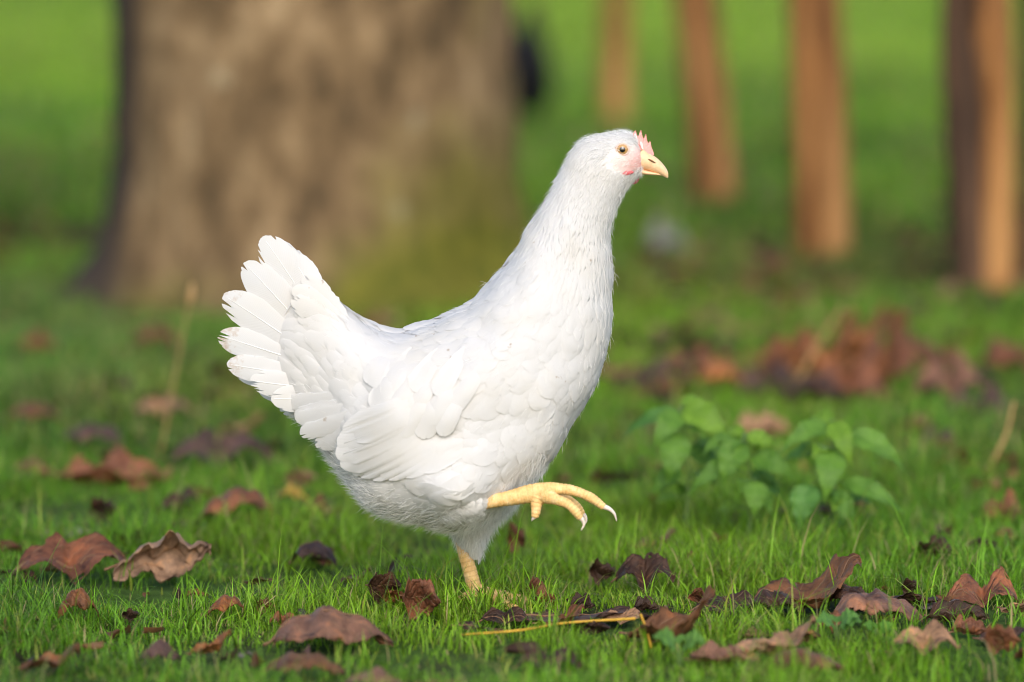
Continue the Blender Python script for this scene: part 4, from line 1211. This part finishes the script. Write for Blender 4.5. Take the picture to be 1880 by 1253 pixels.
LEAVES = [
 # centre x, base y, width, height, hue, style, label
 (135, 1066, 215, 82, 'red', 'hump', "crumpled reddish brown leaf lying in focus at the lower left"),
 (298, 1068, 185, 98, 'pale', 'roll', "pale brown rolled leaf with raised right end at the lower left"),
 (142, 1138, 76, 62, 'rust', 'arch', "small rounded rusty leaf just below the large crumpled leaf on the left"),
 (412, 1134, 70, 38, 'rust', 'arch', "small rusty leaf sunk in the grass right of the rolled leaf"),
 (488, 1128, 36, 36, 'brown', 'up', "tiny brown leaf scrap standing in the grass left of the hen"),
 (385, 1202, 76, 48, 'orange', 'tip', "thin dark orange leaf blurred in the left foreground"),
 (292, 1218, 76, 46, 'purple', 'arch', "dull purple leaf blurred in the left foreground"),
 (450, 1204, 26, 18, 'grey', 'flat', "tiny pale grey leaf scrap in the left foreground"),
 (610, 1192, 225, 74, 'pink', 'arch', "large blurred pinkish brown leaf in the foreground below the hen's tail"),
 (706, 1108, 62, 64, 'dark', 'up', "dark curled leaf standing upright left of the hen's planted foot"),
 (774, 1140, 72, 86, 'red', 'up', "upright reddish brown pointed leaf beside the hen's planted foot"),
 (690, 1266, 120, 40, 'pink', 'arch', "pinkish leaf cut off by the bottom edge below the hen"),
 (806, 1262, 80, 26, 'rust', 'flat', "brown leaf at the bottom edge right of the pinkish one"),
 (984, 1104, 38, 52, 'red', 'up', "small upright reddish leaf right of the hen's planted foot"),
 (576, 1038, 84, 48, 'purple', 'arch', "dark purple curled leaf below the hen's tail"),
 (672, 1070, 70, 20, 'grey', 'flat', "flat greyish leaf strip behind the dark curled leaf"),
 (1186, 1088, 112, 72, 'dark', 'hump', "dark brown crumpled leaf under the raised claw's right side"),
 (1066, 1118, 54, 32, 'dark', 'cup', "dark brown leaf edge in front of the hen's raised foot"),
 (1200, 1010, 80, 42, 'pink', 'tip', "flat pinkish brown leaf right of the raised claws"),
 (1106, 1074, 50, 56, 'dark', 'up', "dark ragged leaf scrap below the raised claws"),
 (1050, 1142, 220, 38, 'purple', 'flat', "flat purple grey leaf lying before the hen's planted foot"),
 (1232, 1186, 165, 112, 'brown', 'tip', "big dark brown blurred leaf with raised left edge in the foreground"),
 (1478, 1122, 220, 100, 'brown', 'tip', "crumpled brown leaf with raised pointed tip at the lower right"),
 (1424, 1130, 110, 50, 'dark', 'arch', "dark leaf tucked under the left side of the raised tip leaf"),
 (1612, 1146, 172, 62, 'pink', 'arch', "broad pinkish brown leaf right of the raised tip leaf"),
 (1672, 1098, 36, 42, 'dark', 'up', "small dark pointed leaf standing behind the broad pinkish leaf"),
 (1720, 1116, 90, 30, 'grey', 'flat', "flat grey leaf between the broad pinkish leaf and the right edge"),
 (1812, 1112, 140, 70, 'red', 'hump', "reddish brown folded leaf near the right edge in focus"),
 (1720, 1048, 82, 72, 'dark', 'up', "dark crumpled upright leaf standing in grass at the right"),
 (1846, 968, 90, 74, 'red', 'hump', "blurred reddish leaf at the right edge beside the dry curved stalk"),
 (1418, 1212, 165, 84, 'tan', 'tip', "blurred orange tan leaf in the right foreground"),
 (1330, 1216, 130, 36, 'pink', 'cup', "curved pinkish leaf edge in the right foreground"),
 (1840, 1204, 66, 62, 'red', 'up', "blurred brown leaf standing near the lower right corner"),
 (1818, 1054, 60, 12, 'grey', 'flat', "thin blue grey leaf lying behind the folded leaf at the right"),
 (208, 896, 205, 72, 'red', 'cup', "long reddish brown leaf lying on the lawn in the left middle"),
 (406, 862, 190, 70, 'purple', 'hump', "purple brown blurred leaf left of the hen's tail"),
 (170, 822, 122, 46, 'purple', 'arch', "dark purple blurred leaf behind the long reddish leaf"),
 (430, 972, 142, 62, 'red', 'arch', "blurred brown leaf between the rolled leaf and the hen"),
 (126, 990, 130, 34, 'grey', 'flat', "flat greyish leaf behind the crumpled leaf at the left"),
 (188, 962, 52, 56, 'dark', 'up', "dark leaf scrap standing behind the crumpled leaf at the left"),
 (582, 952, 82, 46, 'brown', 'cup', "dark brown curled leaf under the hen's vent"),
 (536, 926, 58, 42, 'yellow', 'arch', "small yellowish leaf under the hen's tail"),
 (552, 890, 60, 34, 'tan', 'up', "small orange tan leaf just below the hen's tail"),
 (286, 652, 96, 62, 'brown', 'arch', "blurred brown leaf near the foot of the tree"),
 (68, 654, 84, 52, 'rust', 'arch', "blurred rust coloured leaf far left of the tree foot"),
 (440, 800, 90, 46, 'tan', 'tip', "blurred tan leaf close to the lower tail feathers"),
 (150, 736, 70, 34, 'pink', 'flat', "blurred pinkish leaf far back on the left lawn"),
 (1326, 726, 96, 72, 'orange', 'arch', "blurred orange red leaf behind the hen's breast"),
 (1216, 742, 130, 70, 'brown', 'tip', "blurred brown leaf touching the outline of the hen's breast"),
 (1420, 728, 130, 62, 'purple', 'hump', "blurred purple leaf between the orange red leaf and the leaf pile"),
 (1512, 716, 130, 150, 'orange', 'tip', "tall blurred orange leaf with raised tip in the pile at the right"),
 (1606, 730, 130, 165, 'rust', 'tip', "tall rusty blurred leaf in the pile at the right"),
 (1560, 742, 150, 90, 'red', 'hump', "blurred reddish leaf lying at the foot of the leaf pile"),
 (1640, 640, 80, 60, 'brown', 'arch', "blurred brown leaf behind the leaf pile"),
 (1748, 736, 130, 92, 'pink', 'hump', "blurred pinkish leaf right of the leaf pile"),
 (1850, 700, 110, 84, 'red', 'arch', "blurred reddish leaf at the right edge behind the pinkish one"),
 (1405, 806, 110, 52, 'tan', 'cup', "blurred pale orange leaf behind the nettles"),
 (1684, 806, 66, 50, 'pink', 'up', "blurred pink leaf right of the nettles"),
 (1724, 832, 72, 48, 'purple', 'hump', "blurred purple leaf right of the nettles"),
 (1630, 894, 70, 54, 'rust', 'cup', "dark rusty leaf lying under the right nettle"),
 (1350, 902, 110, 36, 'tan', 'tip', "pale brown leaf strip lying among the nettle leaves"),
 (1474, 876, 34, 34, 'orange', 'arch', "small bright orange leaf between the nettle plants"),
 (948, 1014, 36, 62, 'red', 'up', "reddish leaf standing in the grass behind the planted leg"),
 (1420, 520, 90, 60, 'brown', 'arch', "far blurred brown leaf beyond the leaf pile"),
 (1226, 470, 84, 70, 'ash', 'cup', "far blurred pale grey leaf right of the hen's neck"),
 (1340, 1128, 130, 44, 'dark', 'hump', "dark leaf between the big foreground leaf and the raised tip leaf"),
 (1560, 1118, 110, 46, 'dark', 'arch', "dark leaf behind the broad pinkish leaf at its left end"),
 (1760, 1140, 120, 40, 'dark', 'cup', "dark leaf before the flat grey leaf near the right edge"),
 (1850, 1000, 70, 34, 'brown', 'arch', "small brown leaf below the blurred reddish leaf at the right edge"),
 (880, 1160, 90, 30, 'dark', 'flat', "dark flat leaf lying under the yellow straw's left end"),
 (1240, 1050, 70, 40, 'brown', 'tip', "brown leaf edge behind the dark crumpled leaf under the raised claws"),
 (1185, 728, 120, 62, 'dark', 'cup', "dark blurred leaf lying low beside the hen's breast"),
 (1275, 700, 110, 66, 'red', 'hump', "blurred red brown leaf in the row left of the orange red leaf"),
 (1378, 716, 120, 76, 'red', 'tip', "blurred red brown leaf in the row right of the orange red leaf"),
 (1462, 706, 130, 110, 'rust', 'hump', "blurred rusty leaf leaning on the left of the pile"),
 (1560, 680, 150, 130, 'orange', 'tip', "orange blurred leaf on top of the pile"),
 (1636, 706, 120, 110, 'red', 'hump', "red brown blurred leaf on the right side of the pile"),
 (1500, 746, 130, 60, 'dark', 'arch', "dark blurred leaf under the left of the pile"),
 (1690, 690, 110, 70, 'brown', 'arch', "brown blurred leaf between the pile and the pinkish leaf"),
 (1800, 770, 120, 64, 'purple', 'hump', "purple blurred leaf below the pinkish leaf at the right"),
 (1870, 780, 90, 70, 'brown', 'tip', "brown blurred leaf at the right edge above the curved stalk"),
 (560, 1240, 150, 40, 'brown', 'arch', "brown blurred leaf near the bottom edge left of centre"),
 (1010, 1230, 120, 44, 'dark', 'hump', "dark blurred leaf near the bottom edge below the hen's foot"),
 (1480, 1240, 150, 50, 'brown', 'arch', "brown blurred leaf near the bottom edge right of centre"),
 (1700, 1200, 130, 60, 'tan', 'hump', "tan blurred leaf in the foreground near the right edge"),
 (90, 1230, 110, 50, 'brown', 'tip', "brown blurred leaf in the lower left corner"),
 (330, 940, 80, 44, 'dark', 'hump', "dark blurred leaf behind the rolled leaf"),
 (60, 880, 90, 40, 'red', 'arch', "red brown blurred leaf near the left edge beside the long reddish leaf"),
 (300, 770, 110, 44, 'tan', 'hump', "tan blurred leaf behind the purple brown leaf"),
 (60, 780, 110, 44, 'brown', 'arch', "blurred brown leaf near the left edge on the middle lawn"),
 (1240, 690, 90, 44, 'purple', 'hump', "blurred purple leaf behind the brown leaf at the hen's breast"),
]
ORD = 'first second third fourth fifth sixth seventh eighth ninth tenth eleventh twelfth thirteenth fourteenth fifteenth sixteenth seventeenth eighteenth nineteenth twentieth'.split()
LOOK = dict(hump='crumpled', arch='arched', tip='curled up', cup='cupped', up='upright')
for k in range(12):
    LEAVES.append((1170 + 64 * k + rng.uniform(-20, 20), 650 + rng.uniform(0, 85), rng.uniform(70, 120), rng.uniform(36, 70), ('brown', 'red', 'dark', 'rust')[k % 4], ('hump', 'arch', 'tip')[k % 3], "blurred %s leaf, %s from the hen in the leaf band behind the nettles" % (LOOK[('hump', 'arch', 'tip')[k % 3]], ORD[k])))
for k in range(20):
    LEAVES.append((930 + 50 * k + rng.uniform(-20, 20), 1105 + rng.uniform(0, 75), rng.uniform(40, 95), rng.uniform(20, 46), ('dark', 'brown', 'red', 'dark', 'tan')[k % 5], ('hump', 'cup', 'tip', 'up')[k % 4], "ragged %s scrap, %s from the hen's planted foot in the foreground leaf band" % (LOOK[('hump', 'cup', 'tip', 'up')[k % 4]], ORD[k])))
for k in range(12):
    LEAVES.append((40 + 62 * k + rng.uniform(-20, 20), 1000 + rng.uniform(0, 220), rng.uniform(30, 64), rng.uniform(16, 34), ('dark', 'brown', 'rust')[k % 3], ('hump', 'cup', 'tip', 'up')[k % 4], "small %s leaf scrap, %s from the left edge among grass left of the hen" % (LOOK[('hump', 'cup', 'tip', 'up')[k % 4]], ORD[k])))
for L_ in LEAVES:
    dead_leaf(*L_, tilt=.22 if 'rolled' in L_[6] else 0.0)

# ------------------------------------------------------------------ dry stalks and straws
def stalk(name, pts, rad, m, label, cat):
    o = link(name, mesh_from(name, *tube(spline(np.array(pts), 26), np.linspace(rad[0], rad[1], 26), 8), mats=[m]))
    tag(o, label, cat)
    return o
def make_stalks():
    g = G(292, 850); Y = g[1]
    o = stalk("dry_grass_stalk", [g, U(312, 740, Y), U(333, 630, Y), U(350, 545, Y)], (.0011, .0007), M['straw'], "tall dry grass stalk with a seed head in front of the tree", "stalk")
    V, fs = tube(spline([U(347, 562, Y), U(351, 540, Y), U(353, 520, Y)], 10), [.001, .002, .003, .0036, .0038, .0036, .003, .0025, .002, .001], 8)
    link("seed_head", mesh_from("seed_head", V, fs, mats=[M['straw']]), o)
    g = G(1798, 900); Y = g[1]
    stalk("dry_grass_stalk", [g, U(1822, 850, Y), U(1848, 795, Y), U(1862, 738, Y)], (.0028, .0016), M['straw'], "curved dry stalk rising at the right edge", "stalk")
    g = G(1440, 750); Y = g[1]
    stalk("dry_grass_stalk", [g, U(1470, 690, Y), U(1510, 620, Y), U(1548, 565, Y)], (.0030, .0018), M['straw'], "blurred tan stalk leaning against the leaf pile", "stalk")
    a, b, d, c = G(845, 1166, .012), G(950, 1158, .017), G(1040, 1144, .016), G(1166, 1136, .020)
    stalk("yellow_straw", [a, b, d, c], (.0009, .0013), M['yellowstraw'], "long yellow straw lying in the grass before the hen's planted foot", "straw")
    g = G(1196, 1190, .003); 
    stalk("yellow_straw", [g, U(1188, 1160, g[1]), U(1176, 1128, g[1])], (.0012, .0008), M['yellowstraw'], "short yellow straw standing against the big dark foreground leaf", "straw")
make_stalks()

# ------------------------------------------------------------------ nettles and low weeds
def green_leaf(parent, base, tip, width, m, tint, r, nrm, serr=.10, fold=.22):
    nu, nv = 42, 9
    base = np.asarray(base, float); tip = np.asarray(tip, float)
    ax = tip - base; L = np.linalg.norm(ax); ax /= L
    n_ = np.asarray(nrm, float); n_ = norm(n_ - ax * (n_ @ ax)); lat = np.cross(n_, ax)
    u = np.linspace(0, 1, nu); v = np.linspace(-1, 1, nv)
    half = width * .5 * np.clip(np.sin(math.pi * u ** .56), 0, 1) ** 1.15 * (1.15 - .35 * u)
    teeth = 1 + serr * (np.arange(nu) % 2 * 2 - 1) * (u > .08) * (u < .95)
    Uu, Vv = np.meshgrid(u, v, indexing='ij')
    hw = half[:, None] * (1 + (teeth[:, None] - 1) * (np.abs(Vv) > .9))
    P = base + ax * (L * Uu)[..., None] + lat * (hw * Vv)[..., None] + n_ * (np.abs(Vv) * half[:, None] * fold + L * .16 * np.sin(Uu * math.pi) + width * .05 * np.sin(Uu * 20) * np.abs(Vv))[..., None]
    o = link("leaf", mesh_from("leaf", P.reshape(-1, 3), grid_faces(nu, nv), uv=np.stack([Uu, Vv], -1).reshape(-1, 2), mats=[m]), parent)
    o.color = (*tint, 1)
    return o
def nettle(stem_px, ground_px, leaves, label, seed):
    r = np.random.default_rng(seed)
    g = G(*ground_px); Y = g[1]
    root = empty("nettle_plant", g)
    top = U(*stem_px, Y)
    pts = spline([g, (g * .55 + top * .45) + np.array([.006, 0, 0]), top], 16)
    V, fs = tube(pts - g, np.linspace(.0022, .0012, 16), 8)
    link("stem", mesh_from("stem", V, fs, mats=[M['stem']]), root)
    for k, (b, t, wd, dyb, dyt, tint) in enumerate(leaves):
        bb = U(*b, Y + dyb); tt = U(*t, Y + dyt); tt = bb + (tt - bb) * 1.12
        # leaf stalk from the nearest stem point
        d = np.linalg.norm(pts - bb, axis=1); q = pts[d.argmin()]
        V, fs = tube(spline([q, (q + bb) / 2 + np.array([0, 0, .002]), bb], 8) - g, .0008, 6)
        o = green_leaf(root, bb - g, tt - g, wd * .76 * mpp(Y), M['nettle'], tint, r, np.array([r.uniform(-.2, .2), -.75, .75]))
        link("leaf_stalk", mesh_from("leaf_stalk", V, fs, mats=[M['stem']]), root)
    for k in range(11):
        q = pts[int(r.integers(5, 15))]; a = r.uniform(0, 2 * math.pi); ln = r.uniform(.020, .034)
        bb = q + np.array([math.cos(a) * .012, math.sin(a) * .010, .003]); tt = bb + np.array([math.cos(a) * ln, math.sin(a) * ln, -r.uniform(.006, .020)])
        V, fs = tube(spline([q, (q + bb) / 2, bb], 6) - g, .0008, 6)
        link("leaf_stalk", mesh_from("leaf_stalk", V, fs, mats=[M['stem']]), root)
        green_leaf(root, bb - g, tt - g, ln * .62, M['nettle'], (A_, B_, D_, A_)[k % 4], r, np.array([r.uniform(-.2, .2), -.45, .85]))
    tag(root, label, "nettle", "young nettles growing in the lawn")
A_, B_, C_, D_ = (1, 1, 1), (1.3, 1.15, .8), (.75, .88, 1.35), (.85, .9, .9)
nettle((1250, 750), (1256, 990), [((1248, 757), (1152, 802), 44, .01, .03, C_), ((1246, 757), (1200, 822), 60, -.01, -.03, A_), ((1256, 748), (1336, 812), 78, -.005, -.02, B_), ((1242, 796), (1226, 884), 74, -.02, -.035, A_), ((1250, 744), (1296, 744), 40, .01, .03, B_), ((1258, 830), (1330, 870), 60, .01, .03, D_), ((1246, 860), (1200, 905), 50, -.01, -.02, D_)],
       "left nettle with serrated leaves nearest to the hen's breast", 1)
nettle((1366, 800), (1372, 1000), [((1362, 812), (1328, 888), 74, -.02, -.03, A_), ((1370, 803), (1426, 822), 46, -.01, -.01, B_), ((1352, 845), (1268, 906), 50, -.01, -.02, D_), ((1384, 838), (1456, 880), 64, -.01, -.02, D_), ((1388, 884), (1384, 948), 58, -.03, -.04, A_), ((1364, 800), (1334, 792), 36, .01, .03, B_), ((1376, 870), (1430, 915), 52, .01, .02, C_)],
       "middle nettle between two taller nettles", 2)
nettle((1524, 778), (1520, 1005), [((1522, 782), (1436, 832), 58, .0, -.02, A_), ((1528, 774), (1562, 852), 54, -.01, -.03, B_), ((1526, 826), (1514, 916), 74, -.02, -.04, A_), ((1560, 796), (1654, 862), 64, -.005, -.01, A_), ((1488, 890), (1468, 970), 70, -.03, -.04, C_), ((1548, 886), (1654, 944), 54, -.01, -.02, D_), ((1512, 826), (1440, 848), 44, .01, .02, C_), ((1532, 772), (1490, 770), 40, .01, .03, B_), ((1530, 900), (1560, 968), 54, -.02, -.03, D_)],
       "right nettle with drooping bright green leaves", 3)
def weed(cx, base, w, h, label, seed, tint):
    r = np.random.default_rng(seed)
    g = G(cx, base); s = mpp(g[1]); root = empty("weed_plant", g)
    for k in range(4):
        a = -.4 + 2.1 * k + r.uniform(-.3, .3)
        b = np.array([.1 * w * s * math.cos(a), .1 * w * s * math.sin(a), h * s * .75])
        t = np.array([.55 * w * s * math.cos(a), .4 * w * s * math.sin(a), h * s * r.uniform(.8, 1.05)])
        V, fs = tube(spline([np.zeros(3), b * np.array([.5, .5, .6]), b], 8), .0009, 6)
        link("stem", mesh_from("stem", V, fs, mats=[M['stem']]), root)
        green_leaf(root, b, t, w * s * .55, M['nettle'], tint, r, np.array([0, -.5, .85]), serr=.02, fold=.12)
    tag(root, label, "weed", "low broad leaved weeds in the foreground lawn")
weed(1248, 1232, 110, 66, "low bluish green weed below the big dark foreground leaf", 11, (.9, .95, 1.2))
weed(1536, 1190, 92, 62, "low bluish green weed below the broad pinkish leaf", 12, (.85, .95, 1.4))
weed(1610, 1186, 60, 40, "small bright green weed beside the bluish weed at lower right", 13, (.95, 1.1, .8))

# ------------------------------------------------------------------ leaf litter between the grass
def make_litter():
    n = 3200
    x, y = scatter(n, -.55, 7.5, .3)
    keep = rng.random(n) < .25 + .75 * sstep(.4, .62, fbm(x * 1.6 + 2, y * 1.1, 83, 3))
    x, y = x[keep], y[keep]; n = len(x)
    a = rng.uniform(0, 2 * math.pi, n); sz = rng.uniform(.004, .016, n) * (1 + .3 * np.maximum(y, 0))
    u = np.linspace(-1, 1, 5); v = np.linspace(-1, 1, 4)
    Uu, Vv = np.meshgrid(u, v, indexing='ij')
    VV, FF, CC = [], [], []; f0 = grid_faces(5, 4)
    hues = [HUE[k] for k in ('red', 'brown', 'dark', 'purple', 'tan', 'dark', 'brown')]
    for i in range(n):
        q = np.stack([Uu * sz[i], Vv * sz[i] * .5 * (1 - .6 * np.abs(Uu) ** 2), sz[i] * (.5 * rng.normal(0, .5) * Uu ** 2 + .4 * rng.normal() * Vv * Uu + .35 * Vv ** 2) + rng.normal(0, .04, Uu.shape) * sz[i]], -1).reshape(-1, 3)
        tl = rng.normal(0, .5); q = q @ np.array([[1, 0, 0], [0, math.cos(tl), math.sin(tl)], [0, -math.sin(tl), math.cos(tl)]])
        c_, s_ = math.cos(a[i]), math.sin(a[i]); q = q @ np.array([[c_, s_, 0], [-s_, c_, 0], [0, 0, 1]])
        z = ground_h(x[i], y[i]) + rng.uniform(.004, .014)
        VV.append(q + np.array([x[i], y[i], z])); FF.append(f0 + 20 * i); CC.append(np.tile(np.array(hues[i % 7]) * rng.uniform(.6, 1.2), (20, 1)))
    o = link("leaf_litter", mesh_from("leaf_litter", np.vstack(VV), np.vstack(FF), col=np.vstack(CC), mats=[M['grass']]))
    tag(o, "small brown crumbs of dead leaves scattered between the grass", "leaf litter", kind="stuff")
make_litter()
